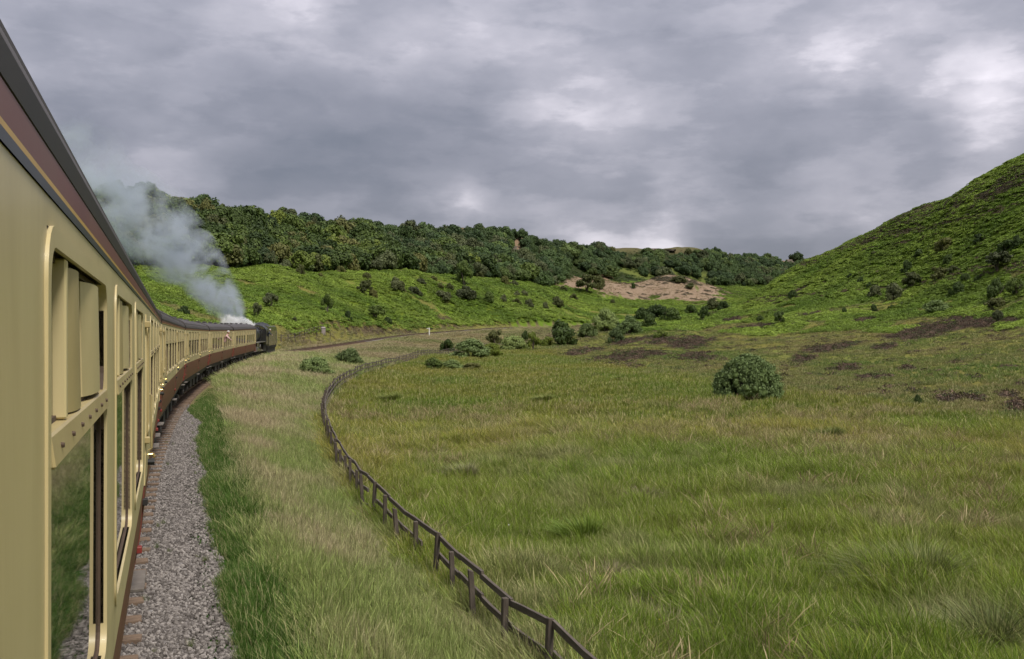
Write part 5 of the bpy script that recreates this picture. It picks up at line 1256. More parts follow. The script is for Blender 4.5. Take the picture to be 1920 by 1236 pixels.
sc = rng.uniform(.4, .85, n); sx = sc * (1.2 + .7 * sstep(80, 250, Yg)); scatter('rough_slope_grass', np.stack([Xg, Yg, Zg - .03], -1), rot_full(n, .12), np.stack([sx, sx, sc * .8], -1), rng.integers(0, 4, n), tint, tip, cfar, 'tussocky rough grass on the gentle right-hand slope', 'grass', BLADE)
def bracken_cols(X, Y):
    n = len(X); a = fbm(X / 16, Y / 16, 171, 4); b = fbm(X / 5, Y / 5, 173, 3)
    return (mixv((.130, .205, .028), (.245, .325, .052), np.clip(a * 1.9 - .45, 0, 1)) * (.74 + .55 * b[:, None])) * rng.uniform(.75, 1.25, (n, 1))
# heather dabs
Xh, Yh = sample_view(60000, 44, 330, 1000, 1990, 1.25); Zh = ground_z(Xh, Yh); hm = patch_mask(Xh, Yh, Zh, HEATH, 51); dh, _, _ = track_d(Xh, Yh)
bits = (fbm(Xh / 2.2, Yh / 2.2, 181, 3) > .66) & (Xh > foot_x(Yh) + 2) & (rng.random(len(Xh)) < .35)
strk = (fbm((Xh * .75 + Yh * .35) / 34, (Zh) / 3.2, 183, 4) > .62) & ((Zh - ZC) > 9) & (Xh > foot_x(Yh)) ; k = ((hm > .35) | bits | strk) & (Xh > foot_x(Yh) - 3) & (dh > 8)
Xh, Yh, Zh = Xh[k], Yh[k], Zh[k]; n = len(Xh); hv = rng.random(n); tint = mixv((.060, .042, .026), (.160, .105, .072), hv ** 1.6); gr = rng.random(n) < .22; tint[gr] = np.array([.06, .075, .022]); sc = rng.uniform(.35, .8, n) * (1 + .5 * sstep(120, 300, Yh)); 
scatter('right_heather', np.stack([Xh, Yh, Zh - .05], -1), rot_full(n), np.stack([sc, sc, sc * rng.uniform(.6, 1.2, n)], -1), rng.integers(0, 4, n), tint, None, ch_, 'patches of brown heather on the right-hand slope', 'heather', HTH)
# right hill bracken
X, Y = sample_view(52000, 95, 360, 1180, 2010, 1.2); Z = ground_z(X, Y); f2 = fbm(X / 18, Y / 18, 37, 3); stp = (Z - ZC) > 0.5 + 5 * (f2 - .5); d, _, _ = track_d(X, Y)
hm = patch_mask(X, Y, Z, HEATH, 51); strk = (fbm((X * .75 + Y * .35) / 34, Z / 3.2, 183, 4) > .64) & ((Z - ZC) > 9); pale = fbm(X / 11, Y / 11, 191, 3); k = stp & (X > foot_x(Y)) & (d > 14) & (hm < .35) & (~strk | (rng.random(len(X)) < .35)) & ((pale < .64) | ((Z - ZC) > 12)); X, Y, Z = X[k], Y[k], Z[k]; n = len(X)
sc = rng.uniform(.55, 1.1, n) * (1.0 + .35 * sstep(150, 300, Y)); scatter('right_bracken', np.stack([X, Y, Z - .05], -1), rot_full(n), np.stack([sc, sc, sc * rng.uniform(.7, 1.25, n)], -1), rng.integers(0, 5, n), bracken_cols(X, Y), None, cb_, 'bright green bracken covering the steep right hill', 'bracken', BRK)
# left hill bracken
X, Y = sample_view(115000, 100, 560, -200, 1420, 1.35); Z = ground_z(X, Y); d, _, _ = track_d(X, Y); w = wood_t(X, Y); em = patch_mask(X, Y, Z, EARTH, 57); bare = fbm(X / 13, Y / 13, 193, 4)
k = (((d < -6.5) | ((Y > 330) & (d > 14) & (X > 0) & (X < Y * .275))) & (w < .06)) & (em < .4) & (bare < .70); X, Y, Z = X[k], Y[k], Z[k]; P_ = pxof(X, Y); k = ~((P_ > 1030) & (P_ < 1360 + 130 * (fbm(X / 6, Y / 6, 8, 3) - .5)) & (Y > 535 + 40 * (fbm(X / 9, Y / 9, 7, 2) - .5)) & (Y < 630)); X, Y, Z = X[k], Y[k], Z[k]; n = len(X)
sc = rng.uniform(.6, 1.15, n) * (1.0 + .55 * sstep(180, 420, Y)); scatter('left_bracken', np.stack([X, Y, Z - .05], -1), rot_full(n), np.stack([sc, sc, sc * rng.uniform(.7, 1.3, n)], -1), rng.integers(0, 5, n), bracken_cols(X, Y), None, cb_, 'bright green bracken covering the hillside below the wood', 'bracken', BRK)
X, Y = sample_view(16000, 120, 420, 520, 1120, 1.2); Z = ground_z(X, Y); d, _, _ = track_d(X, Y); em = patch_mask(X, Y, Z, EARTH, 57); k = (em > .35) & (d < -3); X, Y, Z = X[k], Y[k], Z[k]; n = len(X); sc = rng.uniform(.4, .9, n)
scatter('left_heather', np.stack([X, Y, Z - .05], -1), rot_full(n), three(sc) * np.array([1, 1, .7]), rng.integers(0, 4, n), mixv((.05, .036, .024), (.115, .075, .05), rng.random(n)), None, ch_, 'dark brown heather patches below the bracken beside the far track', 'heather', HTH)
# undergrowth on the wood floor, its margin and the plateau edge
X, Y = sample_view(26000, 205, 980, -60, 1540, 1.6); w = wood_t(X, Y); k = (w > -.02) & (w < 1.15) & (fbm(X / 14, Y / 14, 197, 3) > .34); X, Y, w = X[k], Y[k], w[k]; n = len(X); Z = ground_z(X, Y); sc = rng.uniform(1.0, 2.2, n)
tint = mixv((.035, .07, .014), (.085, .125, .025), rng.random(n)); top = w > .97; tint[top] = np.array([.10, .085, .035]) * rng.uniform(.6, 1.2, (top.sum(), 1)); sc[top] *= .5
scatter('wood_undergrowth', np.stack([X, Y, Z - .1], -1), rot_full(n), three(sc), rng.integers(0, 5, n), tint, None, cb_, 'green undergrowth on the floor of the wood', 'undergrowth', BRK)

# thin dry grass, dark scrub and stones on the spoil heaps
X, Y = sample_view(9000, 520, 640, 1020, 1410, 1.0); w = wood_t(X, Y); k = (w < .08) & (fbm(X / 7, Y / 7, 203, 3) > .42); X, Y = X[k], Y[k]; n = len(X); Z = ground_z(X, Y); sc = rng.uniform(.5, 1.1, n)
scatter('spoil_grass', np.stack([X, Y, Z - .05], -1), rot_full(n), three(sc) * np.array([1.6, 1.6, .7]), rng.integers(0, 4, n), mixv((.20, .15, .09), (.14, .13, .05), rng.random(n)), mixv((.34, .25, .18), (.25, .22, .09), rng.random(n)), cfar, 'thin buff grass over the spoil heaps', 'grass', BLADE)
X, Y = sample_view(9000, 540, 640, 1150, 1400, 1.0); Z = ground_z(X, Y); q_ = HY - (Z - ZC) / Y * F; p_ = pxof(X, Y); k = ((1.1 - ((p_ - 1262) / 62) ** 2 - ((q_ - 526 - .12 * (p_ - 1262)) / 8) ** 2 + fbm(X / 6, Y / 6, 207, 3)) > 1.15) | (fbm(X / 4, Y / 4, 209, 3) > .70); X, Y, Z = X[k], Y[k], Z[k]; n = len(X); sc = rng.uniform(.7, 1.6, n)
scatter('spoil_scrub', np.stack([X, Y, Z - .05], -1), rot_full(n), three(sc), rng.integers(0, 4, n), mixv((.05, .048, .025), (.10, .085, .05), rng.random(n)), None, ch_, 'dark scrub spreading over the crest of the spoil heap', 'scrub', HTH)

# heather fringe along the crest of the right hill, and flowers in the meadow
pr = rng.uniform(1440, 1990, 5200); yr = np.interp(pr, [1440, 1500, 1600, 1700, 1800, 1920, 1990], [372, 352, 322, 297, 262, 238, 228]) + rng.normal(-3, 6, 5200); X = (pr - 960) / F * yr; Y = yr; k = fbm(X / 10, Y / 10, 211, 3) > .42; X, Y = X[k], Y[k]; n = len(X); Z = ground_z(X, Y); sc = rng.uniform(.5, 1.3, n)
scatter('crest_heather', np.stack([X, Y, Z - .05], -1), rot_full(n), three(sc), rng.integers(0, 4, n), mixv((.055, .042, .026), (.115, .095, .042), rng.random(n)), None, ch_, 'brown heather fringe along the crest of the right hill', 'heather', HTH)
cfl = proto_col('flowers'); FLM = leaf_mat('petals', (0, 0, 0), val_var=.1, trans=.2, inst=True)
for kk in range(2):
    mb = MB()
    for q in range(5): a_ = q * 1.2566; mb.add([(0, 0, 0), (.5 * math.cos(a_ - .4), .5 * math.sin(a_ - .4), .12), (math.cos(a_), math.sin(a_), .2 + .1 * kk), (.5 * math.cos(a_ + .4), .5 * math.sin(a_ + .4), .12)], [(0, 1, 2, 3)])
    oo = bpy.data.objects.new('flower', mb.mesh('flower', FLM)); cfl.objects.link(oo)
X, Y = sample_view(900, 9, 45, 560, 2000, 1.3); cl_ = fbm(X / 2.5, Y / 2.5, 221, 2); k0_, fd = meadow_zone(X, Y); k = k0_ & (cl_ > .5); X, Y = X[k], Y[k]; n = len(X); Z = ground_z(X, Y) + rng.uniform(.28, .5, n); yl = rng.random(n) < .5
tint = np.where(yl[:, None], np.array([.75, .55, .05]), np.array([.75, .74, .66])); scatter('wildflowers', np.stack([X, Y, Z], -1), rng.uniform(-.7, .7, (n, 3)), three(rng.uniform(.012, .02, n)), rng.integers(0, 2, n), tint, None, cfl, 'tiny yellow and white flowers dotted through the meadow', 'flowers', FLM)

# taller seeding stalks standing out of the meadow in drifts
X, Y = sample_view(2600, 9, 60, 600, 2080, 1.2); k0_, fd = meadow_zone(X, Y); k = k0_ & (fbm(X / 3.5, Y / 5, 231, 3) > .50); X, Y = X[k], Y[k]; n = len(X); Z = ground_z(X, Y) - .03; sc = rng.uniform(.55, 1.0, n)
scatter('seeding_stalks', np.stack([X, Y, Z], -1), rot_full(n, .12), np.stack([sc * 1.5, sc * 1.5, sc], -1), rng.integers(0, 5, n), mixv((.12, .16, .03), (.19, .18, .06), rng.random(n)), mixv((.36, .30, .15), (.30, .20, .13), rng.random(n)), cg, 'straw-coloured seeding stalks standing in drifts in the meadow', 'grass', BLADE)

# bracken on the bank behind the spoil heap, and dry grass in the gaps of the left bracken
X, Y = sample_view(9000, 540, 770, 1320, 1530, 1.0); w = wood_t(X, Y); k = (w < .06) & ~((pxof(X, Y) < 1360 + 130 * (fbm(X / 6, Y / 6, 8, 3) - .5)) & (Y < 630)); X, Y = X[k], Y[k]; n = len(X); Z = ground_z(X, Y); sc = rng.uniform(.9, 1.8, n)
scatter('bank_bracken', np.stack([X, Y, Z - .05], -1), rot_full(n), three(sc), rng.integers(0, 5, n), bracken_cols(X, Y) * .85, None, cb_, 'green bracken on the far bank behind the spoil heap', 'bracken', BRK)
X, Y = sample_view(30000, 120, 460, 200, 1100, 1.3); d, _, _ = track_d(X, Y); k = (d < -6) & (fbm(X / 13, Y / 13, 193, 4) > .68) & (wood_t(X, Y) < .05); X, Y = X[k], Y[k]; n = len(X); Z = ground_z(X, Y); sc = rng.uniform(.4, .9, n)
scatter('hillside_dry_grass', np.stack([X, Y, Z - .03], -1), rot_full(n), three(sc) * np.array([1.5, 1.5, .8]), rng.integers(0, 4, n), mixv((.10, .15, .03), (.16, .14, .05), rng.random(n)), mixv((.17, .21, .05), (.28, .22, .11), rng.random(n)), cfar, 'pale grass in gaps of the left hillside bracken', 'grass', BLADE)
# ------------------------------------------------------------------ trees of the scarp wood
M['bark'] = mat_var('bark', (.085, .068, .052), (.14, .115, .09), .95, 6, bump=.6, bscale=12, stretch=(1, 1, .3))
M['palebark'] = mat_var('pale_bark', (.30, .25, .20), (.20, .16, .13), .9, 5)
LEAF = {'dark': leaf_mat('leaf_dark', (.054, .090, .024)), 'mid': leaf_mat('leaf_mid', (.078, .124, .029)), 'light': leaf_mat('leaf_light', (.125, .180, .036)), 'olive': leaf_mat('leaf_olive', (.108, .126, .042)), 'brown': leaf_mat('leaf_brown', (.100, .118, .052), hue_var=.12)}
TREEM = []
for k in range(7):
    v, f = leafcloud(1000 + k, 17, 125, .062, flat=1.15, dome=False, lump_r=(.24, .42), up=.45)
    v = v * np.array([.50, .50, .82]) + np.array([0, 0, .18]); TREEM.append((v, f))
TRUNK = []
for k in range(3):
    mb = MB(); random.seed(80 + k); r = random.uniform
    mb.tube([(0, 0, -.12), (r(-.01, .01), r(-.01, .01), .15), (r(-.02, .02), r(-.02, .02), .4), (r(-.03, .03), 0, .75)], [.028, .022, .017, .006], 7)
    for q in range(4): a = r(0, 6.28); z = r(.25, .5); mb.tube([(0, 0, z), (.14 * math.cos(a), .14 * math.sin(a), z + .14), (.27 * math.cos(a), .27 * math.sin(a), z + .22)], [.010, .007, .003], 5)
    TRUNK.append(mb.mesh('trunk', M['bark'], True))
TMESH = {}
for lk in ('dark', 'mid', 'light', 'olive'):
    for k in range(len(TREEM)):
        TMESH[lk, k] = mesh_np('crown', TREEM[k][0], TREEM[k][1], LEAF[lk])
# jittered grid over the scarp
sp = 5.7; gx, gy = np.meshgrid(np.arange(-300, 420, sp), np.arange(195, 990, sp)); X = (gx + rng.uniform(-.48, .48, gx.shape) * sp).ravel(); Y = (gy + rng.uniform(-.48, .48, gx.shape) * sp).ravel()
w = wood_t(X, Y); P_ = pxof(X, Y); f1 = fbm(X / 22, Y / 22, 301, 3); Zt = ground_z(X, Y); qy = HY - (Zt - ZC) / Y * F
k = (w > .0 + .10 * (f1 - .5)) & (w < .985) & (P_ > -120) & (P_ < 1530)
thin = ((P_ > 1150) & (P_ < 1330) & (w < .5) & (f1 + .25 * rng.random(len(X)) > .52)) | ((w > .86) & (P_ > 770) & (P_ < 880) & (rng.random(len(X)) < .75)) | ((w > .80) & (P_ > 1170) & (P_ < 1310) & (rng.random(len(X)) < .8)) | ((w > .9) & (rng.random(len(X)) < .25))
rocky = (((P_ - 968) / 12) ** 2 + ((qy - 474) / 26) ** 2 < 1) | (((P_ - 1480) / 26) ** 2 + ((qy - 492) / 9) ** 2 < 1) | ((P_ > 1095) & (P_ < 1165) & (w < .12))
k &= ~thin & ~rocky & ~((P_ > 1060) & (P_ < 1400) & (Y < 625))
X, Y, Zt, w, P_ = X[k], Y[k], Zt[k], w[k], P_[k]; n = len(X)
H = (5.4 + 5.6 * rng.random(n) ** 1.4) * (1 - .30 * sstep(.75, 1.0, w)) * (1 - .25 * (w < .06)) * (1 - .2 * (P_ > 1150)); size = H / Y
kind = np.where(f1[k] + rng.normal(0, .12, n) < .46, 0, 1); kind = np.where(rng.random(n) < .20, 2, kind); kind = np.where(rng.random(n) < .16, 3, kind); kn = ['dark', 'mid', 'light', 'olive']
order = np.argsort(-size); big = set(order[:296].tolist())
TL = {'dark': 'dark green broadleaf tree', 'mid': 'mid green broadleaf tree', 'light': 'bright yellow-green broadleaf tree', 'olive': 'dull olive broadleaf tree'}
def where(i):
    row = 'at the wood\'s lower edge' if w[i] < .18 else 'on the skyline of the wood' if w[i] > .82 else 'low in the wood' if w[i] < .45 else 'high in the wood'
    p_ = P_[i]; return row + (' behind the smoke' if p_ < 430 else ' above the locomotive' if p_ < 560 else ' left of the forward tree' if p_ < 780 else ' above the forward tree' if p_ < 930 else ' right of the rock face')
for i in order[:296]:
    e = empty('broadleaf_tree', (X[i], Y[i], Zt[i] - .2), (0, 0, rng.uniform(0, 6.28))); lk = kn[kind[i]]; tag(e, TL[lk] + ' ' + where(i), 'tree', 'trees of the wood on the left scarp')
    wd = rng.uniform(.9, 1.6); e.scale = (H[i] * wd, H[i] * wd, H[i]); link('crown', TMESH[lk, rng.integers(0, 7)], e); link('trunk', TRUNK[rng.integers(0, 3)], e)
rest = np.array(order[296:]); ct = proto_col('wood_trees'); TI = leaf_mat('leaf_far', (0, 0, 0), val_var=.28, inst=True)
for kk in range(7): add_proto(ct, 'far_tree', TREEM[kk][0], TREEM[kk][1], TI)
tc_ = np.array([(.058, .094, .034), (.080, .124, .040), (.118, .164, .046), (.106, .124, .052)])[kind[rest]] * rng.uniform(.70, 1.3, (len(rest), 1)); wd = rng.uniform(.85, 1.5, len(rest))
scatter('distant_woodland', np.stack([X[rest], Y[rest], Zt[rest] - .2], -1), np.stack([np.zeros(len(rest)), np.zeros(len(rest)), rng.uniform(0, 6.28, len(rest))], -1), np.stack([H[rest] * wd, H[rest] * wd, H[rest]], -1), rng.integers(0, 7, len(rest)), tc_, None, ct, 'distant dense woodland running along the scarp to the right', 'woodland', TI)

# ------------------------------------------------------------------ shrubs
SH = {}
for k in range(3): SH['willow', k] = leafcloud(1500 + k, 34, 190, .040, aspect=.55, lump_r=(.20, .34), up=.5)
for k in range(4): SH['bush', k] = leafcloud(1600 + k, 17, 130, .055, lump_r=(.24, .40), up=.3)
for k in range(4): SH['thorn', k] = leafcloud(1700 + k, 12, 115, .055, dome=False, lump_r=(.22, .36), up=.5, topflat=.7)
for k in range(1): SH['hero', k] = leafcloud(1810, 420, 42, .024, aspect=.5, lump_r=(.08, .15), up=.9, shell=.88)
SHM = {}
def shrub_mesh(kind, k, lk):
    if (kind, k, lk) not in SHM:
        v, f = SH[kind, k]; v = v * np.array([.5, .5, 1.0]) 
        if kind == 'thorn': v = v * np.array([1, 1, .78]) + np.array([0, 0, .22])
        SHM[kind, k, lk] = mesh_np('foliage', v, f, LEAF[lk])
    return SHM[kind, k, lk]
LEAF['willow'] = leaf_mat('leaf_willow', (.195, .275, .098), val_var=.30); LEAF['willowdark'] = leaf_mat('leaf_willow_dark', (.125, .180, .066), val_var=.35); LEAF['lime'] = leaf_mat('leaf_lime', (.115, .165, .028))
STEM = []
for k in range(3):
    mb = MB(); random.seed(90 + k); r = random.uniform
    for q in range(5):
        a = r(0, 6.28); b_ = r(.12, .36); mb.tube([(r(-.03, .03), r(-.03, .03), -.15), (b_ * .35 * math.cos(a), b_ * .35 * math.sin(a), .25), (b_ * math.cos(a), b_ * math.sin(a), .62)], [.028, .020, .008], 6)
    STEM.append(mb.mesh('stem', M['bark'], True))
def shrub(px, py, wpx, hpx, kind, lk, label, group=None, y0=20, y1=700, name=None, v=None):
    x, y, z = cast(px, py, y0, y1); wm = wpx * y / F; hm_ = hpx * y / F
    e = empty(name or {'willow': 'willow_shrub', 'hero': 'willow_shrub', 'bush': 'shrub', 'thorn': 'thorn_bush'}[kind], (x, y, z - (.22 if kind == 'hero' else .08)), (0, 0, rng.uniform(-.5, .5) if kind == 'hero' else rng.uniform(0, 6.28)))
    tag(e, label, 'bush' if kind != 'tree' else 'tree', group)
    nv = {'willow': 3, 'bush': 4, 'thorn': 4, 'hero': 1}[kind]; e.scale = (wm, wm, hm_ * 1.06)
    link('foliage', shrub_mesh(kind, int(rng.integers(0, nv)) if v is None else v, lk), e); link('stem', STEM[int(rng.integers(0, 3))], e); return e
shrub(1402, 750, 130, 99, 'hero', 'willow', 'large rounded grey-green willow bush standing alone in the meadow')
for a_ in [(592, 710, 72, 42, 'willow', 'willow', 'rounded grey-green willow bush on the bank, nearer of the pair left of the fence'),
           (656, 691, 62, 38, 'willow', 'willowdark', 'darker leafy bush on the bank right beside the curving fence'),
           (838, 661, 30, 24, 'bush', 'mid', 'small dark green bush hiding the fence end'),
           (884, 671, 80, 35, 'willow', 'willow', 'wide low grey-green willow bush in front of the far fence'),
           (923, 670, 42, 28, 'willow', 'lime', 'yellow-green bush against the right end of the low willow'),
           (928, 651, 32, 32, 'thorn', 'olive', 'brownish thorn bush behind the low willow by the fence'),
           (964, 658, 58, 29, 'willow', 'willow', 'pale grey-green willow thicket right of the low willow'),
           (1000, 658, 28, 36, 'thorn', 'lime', 'small lime-green tree with bare stem before the dark tree'),
           (985, 638, 15, 18, 'bush', 'dark', 'tiny dark bush beside the far fence'),
           (1048, 645, 68, 43, 'bush', 'dark', 'large dark green rounded tree where the far fence ends'),
           (1026, 648, 30, 16, 'bush', 'lime', 'low lime-green bush at the foot of the dark rounded tree'),
           (812, 694, 40, 24, 'bush', 'mid', 'low bright green shrub in the far meadow, left of three'),
           (848, 695, 48, 21, 'willow', 'willow', 'low shrub in the far meadow, middle of three'),
           (884, 694, 46, 15, 'willow', 'olive', 'low greyish shrub in the far meadow, right of three'),
           (1137, 622, 62, 42, 'willow', 'willow', 'tall grey willow leading the thicket behind the dark tree'),
           (1178, 625, 56, 34, 'willow', 'willow', 'grey-green willow in the middle of the thicket'), (1156, 642, 34, 27, 'willow', 'willowdark', 'small willow in front of the thicket on the slope edge'), (1100, 634, 42, 28, 'willow', 'willowdark', 'willow between the dark tree and the thicket'),
           (1215, 613, 32, 24, 'bush', 'mid', 'bush at the right-hand end of the willow thicket'),
           (1206, 600, 36, 22, 'bush', 'dark', 'dark bush, leftmost of the row across the valley floor'), (1231, 598, 46, 27, 'bush', 'dark', 'dark bush, second of the row across the valley floor'), (1257, 602, 42, 25, 'bush', 'mid', 'bush, third of the row across the valley floor'),
           (1296, 589, 26, 18, 'bush', 'mid', 'bush above the lone dark thorn at the spur foot'), (1318, 604, 25, 29, 'thorn', 'dark', 'lone dark upright thorn at the foot of the right spur'), (1337, 582, 32, 20, 'bush', 'olive', 'olive bush at the low end of the spur'), (1358, 583, 26, 19, 'bush', 'dark', 'dark bush at the low end of the spur'), (1240, 634, 30, 17, 'bush', 'light', 'small bright green bush above the heather patch'),
           (1462, 608, 23, 24, 'thorn', 'dark', 'dark thorn bush alone on the slope above the big willow'), (1425, 604, 15, 12, 'bush', 'dark', 'tiny bush left of the dark thorn on the slope'), (1487, 559, 20, 15, 'bush', 'dark', 'dark bush near the spur crest left of the hill'),
           (1721, 758, 16, 19, 'bush', 'dark', 'tiny dark bush at the right meadow edge'),
           (1710, 540, 40, 28, 'thorn', 'olive', 'spreading flat-topped thorn with visible trunk on the right hill'), (1756, 586, 58, 24, 'willow', 'willow', 'wide grey-green willow at the foot of the right hill'),
           (1862, 582, 44, 24, 'thorn', 'olive', 'flat-topped thorn above the heather near the right edge'), (1872, 603, 22, 22, 'bush', 'brown', 'brownish bush growing out of the heather near the right edge'),
           (1100, 549, 46, 34, 'thorn', 'olive', 'dark thorn clump on the left end of the bare spoil'), (1122, 541, 26, 24, 'bush', 'olive', 'thorn right of the clump on the bare spoil'), (1187, 541, 9, 10, 'bush', 'dark', 'tiny bush alone on the pinkish spoil slope'),
           (870, 535, 38, 46, 'thorn', 'mid', 'tall round tree standing forward of the wood on the bracken'), (613, 588, 23, 36, 'thorn', 'mid', 'tall narrow bush on the bracken right of the tender'), (704, 598, 42, 26, 'thorn', 'mid', 'spreading green thorn low on the bracken slope'),
           (507, 577, 30, 28, 'thorn', 'brown', 'grey-brown thorn on the bracken above the locomotive'), (483, 596, 20, 28, 'thorn', 'brown', 'thin brown thorn just above the boiler'),
           (1272, 530, 34, 13, 'bush', 'olive', 'dark scrub on the crest of the spoil heap'), (1296, 541, 26, 10, 'bush', 'olive', 'dark scrub on the right flank of the spoil heap')]:
    shrub(*a_)
for q in [(1772, 470, 42, 22, 'bush', 'olive'), (1837, 454, 26, 15, 'bush', 'dark'), (1908, 466, 22, 22, 'bush', 'dark'), (1888, 474, 38, 23, 'bush', 'mid'), (1725, 483, 22, 15, 'bush', 'dark'), (1778, 496, 21, 20, 'bush', 'dark'), (1700, 513, 23, 24, 'bush', 'dark'), (1787, 514, 22, 16, 'thorn', 'olive'),
          (1759, 528, 34, 27, 'thorn', 'olive'), (1870, 507, 58, 32, 'thorn', 'brown'), (1811, 531, 20, 18, 'bush', 'dark'), (1832, 532, 15, 15, 'bush', 'dark'), (1794, 553, 31, 24, 'bush', 'dark'), (1870, 559, 40, 36, 'bush', 'dark'), (1906, 555, 38, 34, 'bush', 'mid'), (1642, 557, 30, 22, 'bush', 'brown'), (1675, 563, 38, 32, 'bush', 'brown'),
          (1630, 541, 11, 12, 'bush', 'dark'), (1614, 532, 14, 12, 'bush', 'dark'), (1594, 524, 11, 10, 'bush', 'dark'), (1638, 585, 15, 15, 'bush', 'dark'), (1582, 589, 12, 13, 'bush', 'dark'), (1672, 580, 14, 8, 'bush', 'dark'), (1540, 560, 12, 8, 'bush', 'olive'), (1690, 412, 8, 6, 'bush', 'olive'), (1845, 352, 12, 9, 'bush', 'olive'), (1735, 450, 18, 9, 'bush', 'olive'), (1640, 480, 16, 9, 'bush', 'olive')]:
    shrub(*q, ('flat-topped thorn' if q[4] == 'thorn' else {'olive': 'olive green bush', 'brown': 'brownish bush', 'dark': 'dark green bush', 'mid': 'green bush'}[q[5]]) + ' among bracken ' + ('high' if q[1] < 500 else 'midway' if q[1] < 545 else 'low') + ' on the right hill ' + ('left' if q[0] < 1710 else 'right') + ' of the spreading thorn', 'bushes scattered over the right hill')
for q in [(563, 515, 18, 18, 'bush', 'olive'), (653, 600, 16, 18, 'bush', 'dark'), (727, 608, 19, 13, 'bush', 'dark'), (682, 554, 34, 28, 'thorn', 'olive'), (698, 559, 22, 18, 'bush', 'olive'), (740, 544, 34, 24, 'bush', 'brown'), (688, 524, 18, 13, 'bush', 'olive'), (552, 603, 11, 9, 'bush', 'brown'), (750, 546, 30, 20, 'bush', 'olive'), (777, 554, 32, 17, 'bush', 'brown'),
          (788, 533, 22, 12, 'bush', 'brown'), (813, 527, 14, 10, 'bush', 'olive'), (828, 563, 42, 18, 'bush', 'brown'), (826, 545, 16, 15, 'thorn', 'olive'), (843, 545, 15, 14, 'bush', 'olive'), (872, 561, 44, 24, 'bush', 'brown'), (915, 567, 25, 20, 'bush', 'mid'), (945, 567, 18, 14, 'bush', 'brown'), (970, 557, 15, 11, 'bush', 'brown'), (968, 570, 18, 10, 'bush', 'olive'), (992, 576, 19, 16, 'bush', 'brown'), (1022, 580, 14, 14, 'bush', 'brown'), (1045, 575, 25, 18, 'bush', 'olive'), (983, 555, 16, 10, 'bush', 'brown'),
          (947, 533, 16, 16, 'bush', 'olive'), (963, 536, 17, 10, 'bush', 'brown'), (1075, 562, 17, 11, 'bush', 'olive'), (1148, 570, 13, 9, 'bush', 'olive'), (345, 592, 27, 19, 'bush', 'dark'), (640, 512, 20, 14, 'bush', 'olive'), (900, 522, 16, 12, 'bush', 'olive'), (600, 520, 14, 9, 'bush', 'olive'), (1056, 545, 14, 9, 'bush', 'olive')]:
    shrub(*q, ('thorn bush' if q[4] == 'thorn' else {'olive': 'olive green bush', 'brown': 'brownish bush', 'dark': 'dark green bush', 'mid': 'green bush'}[q[5]]) + ' among bracken ' + ('high' if q[1] < 540 else 'midway' if q[1] < 570 else 'low') + ' on the left hillside ' + ('left' if q[0] < 870 else 'right') + ' of the forward tree', 'bushes scattered over the left hillside', y0=100)
# skyline trees
for (px, py, wp, hp, lk, lab) in [(1148, 452, 12, 14, 'olive', 'single small tree on the bare skyline left of the rocks'), (1122, 455, 26, 20, 'dark', 'round dark tree on the skyline next to the bare edge'), (1290, 470, 14, 12, 'olive', 'small tree on the skyline right of the rocks'), (1492, 500, 28, 17, 'dark', 'round dark tree on the skyline beside the hill'), (1438, 492, 20, 16, 'dark', 'round dark tree on the skyline left of the bare scar')]:
    Yq = float(np.interp(px, WTP[:, 0], WTP[:, 1])) - 4; xq = (px - 960) / F * Yq; zq = ground_z([xq], [Yq])[0]; e = empty('skyline_tree', (xq, Yq, zq - .2)); tag(e, lab, 'tree'); e.scale = (wp * Yq / F * 1.1, wp * Yq / F * 1.1, hp * Yq / F * 1.15)
    link('crown', TMESH[lk if lk in ('dark', 'olive') else 'mid', int(rng.integers(0, 7))], e); link('trunk', TRUNK[0], e)
# pale bare trunk at the wood edge behind the smoke
x, y, z = cast(438, 497, 180, 400); e = empty('dead_tree', (x, y, z - .2)); tag(e, 'pale bare-trunked tree at the wood edge above the smoke', 'tree')
mb = MB(); mb.tube([(0, 0, -.3), (.1, 0, 2.5), (-.1, 0, 5.2), (.2, 0, 7.5)], [.28, .22, .16, .06], 8); mb.tube([(.05, 0, 2.6), (.8, 0, 4.6), (1.2, .2, 6.4)], [.16, .11, .04], 6); mb.tube([(-.05, 0, 3.6), (-.9, .1, 5.4), (-1.1, 0, 6.6)], [.12, .08, .03], 6); mb.obj('trunk', M['palebark'], e, True)
link('crown', TMESH['olive', 2], e, loc=(0, 0, 2.6), scale=(7.5, 7.5, 7.5))

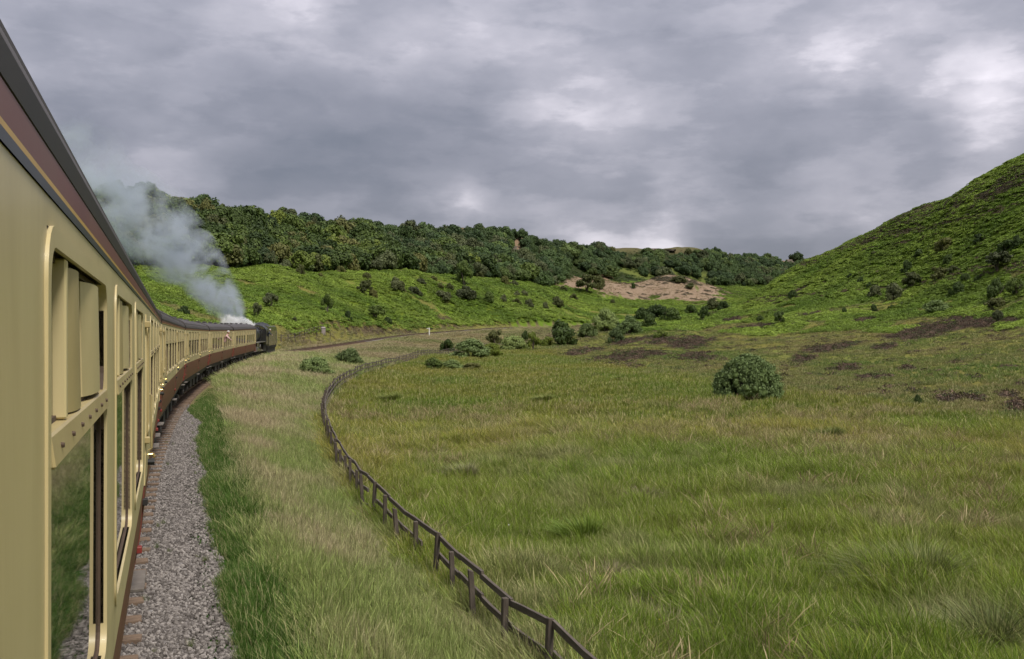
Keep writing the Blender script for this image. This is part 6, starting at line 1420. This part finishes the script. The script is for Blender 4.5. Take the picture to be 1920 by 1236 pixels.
# ------------------------------------------------------------------ rush tussocks in the meadow and rocks
RUSH = blade_mat('rush_blades')
def rush_obj(px, py, rad, hgt, nb, c0, c1, label, seed, lean=1.0, drift=-.35):
    x, y, z = cast(px, py, 8, 200); g = np.random.default_rng(seed); V = []; Hh = []; Fc = []; k0 = 0
    for i in range(nb):
        a = g.uniform(0, 2 * math.pi); r = rad * .35 * math.sqrt(g.random()); L = hgt * g.uniform(.6, 1.25); le = lean * g.uniform(.25, 1.1); dx, dy = math.cos(a) * le + drift, math.sin(a) * le; fa = g.uniform(0, math.pi); ww = .007 + .0003 * y
        for t_, wk in zip((0, .4, .75, 1.0), (1, .9, .6, .12)):
            bx_ = r * math.cos(a) + dx * L * t_ ** 1.7; by_ = r * math.sin(a) + dy * L * t_ ** 1.7; bz = L * (t_ - .30 * (dx * dx + dy * dy) ** .5 * t_ ** 2)
            V += [(bx_ - math.cos(fa) * ww * wk / 2, by_ - math.sin(fa) * ww * wk / 2, bz), (bx_ + math.cos(fa) * ww * wk / 2, by_ + math.sin(fa) * ww * wk / 2, bz)]
        for q in range(3): b_ = k0 + q * 2; Fc.append((b_, b_ + 1, b_ + 3, b_ + 2))
        k0 += 8
    m, t, b = new_mat('tussock'); geo = nd(t, 'ShaderNodeNewGeometry'); col = mixc(t, geo.outputs['Random Per Island'], c0, c1); t.links.new(col, b.inputs['Base Color']); b.inputs['Roughness'].default_value = .6; b.inputs['Specular IOR Level'].default_value = .2
    o = link('grass_tussock', mesh_np('grass_tussock', V, np.array(Fc), m)); o.location = (x, y, z - .03); tag(o, label, 'grass tussock'); return o
GA, GB, PA, PB = (.075, .125, .022), (.23, .24, .075), (.30, .24, .16), (.17, .15, .08)
rush_obj(1715, 1110, 1.2, .85, 2200, (.085, .13, .024), (.25, .25, .095), 'large sprawling green tussock low on the right of the meadow', 1, 1.3)
rush_obj(1558, 826, .9, .62, 1300, (.085, .135, .03), GB, 'small dark tussock in the right middle of the meadow', 2, 1.2)
rush_obj(1022, 755, .9, .6, 900, (.13, .18, .035), (.27, .28, .09), 'rounded tussock near the far side of the meadow', 3, 1.1); rush_obj(735, 755, 1.2, .7, 1100, (.13, .18, .035), (.27, .28, .09), 'green tussock by the fence bend', 4, 1.1); rush_obj(1155, 716, 1.2, .6, 700, (.12, .19, .03), (.27, .30, .08), 'bright green tussock at the far meadow edge', 5, 1.0)
rush_obj(1265, 1215, .6, .55, 900, PB, PA, 'bleached dead grass tussock at the bottom edge', 6, 1.6, .1); rush_obj(1215, 1175, .45, .5, 600, PB, PA, 'pale dead grass tuft above the bottom edge tussock', 7, 1.5, .1); rush_obj(1140, 1110, .5, .55, 700, PB, PA, 'straw-coloured tuft right of the fence', 8, 1.4)
rush_obj(1200, 945, .8, .5, 900, PB, PA, 'flattened straw-coloured tuft in the middle of the meadow', 9, 1.5); rush_obj(1850, 1225, .8, .7, 1300, GA, (.27, .26, .12), 'green tussock in the bottom right corner', 10, 1.2); rush_obj(870, 905, 1.0, .6, 1300, (.15, .17, .06), (.32, .29, .16), 'pale silvery grass clump right of the fence', 11, .8); rush_obj(1090, 1020, .8, .6, 1100, (.085, .16, .02), (.20, .25, .04), 'lush green clump in the near meadow', 12, .9)
M['rock'] = mat_var('gritstone', (.26, .215, .165), (.14, .115, .09), .95, .6, bump=.8, bscale=2, stain=(.09, .08, .06), stain_amt=.6)
def rock(px, py, wpx, hpx, label, seed, y0=250, y1=1000, dpx=None):
    x, y, z = cast(px, py, y0, y1); g = np.random.default_rng(seed); W = wpx * y / F / 2; Hh = hpx * y / F; e = empty('rock_outcrop', (x, y, z)); tag(e, label, 'rock')
    for q in range(7):
        mb = MB(); cx = W * g.uniform(-.8, .8); cz = Hh * g.uniform(.0, .6); a_, b_, c_ = W * g.uniform(.22, .4), W * g.uniform(.25, .4), Hh * g.uniform(.22, .42); j = lambda: g.uniform(.72, 1.12)
        mb.hexa([(cx + sx * a_ * j(), sy * b_ * j() , cz + sz * c_ * j()) for sx, sy, sz in ((-1, -1, -1), (1, -1, -1), (1, 1, -1), (-1, 1, -1), (-1, -1, 1), (1, -1, 1), (1, 1, 1), (-1, 1, 1))]); mb.obj('boulder', M['rock'], e, bevel=.12 * min(a_, c_))
rock(966, 490, 22, 34, 'brown rock face showing through the middle of the wood', 1); rock(1235, 470, 64, 5, 'gritstone edge along the bare skyline', 2); rock(1478, 498, 34, 12, 'pinkish rock scar near the skyline by the hill', 3); rock(845, 438, 34, 6, 'low rocks on the skyline gap in the wood', 4)
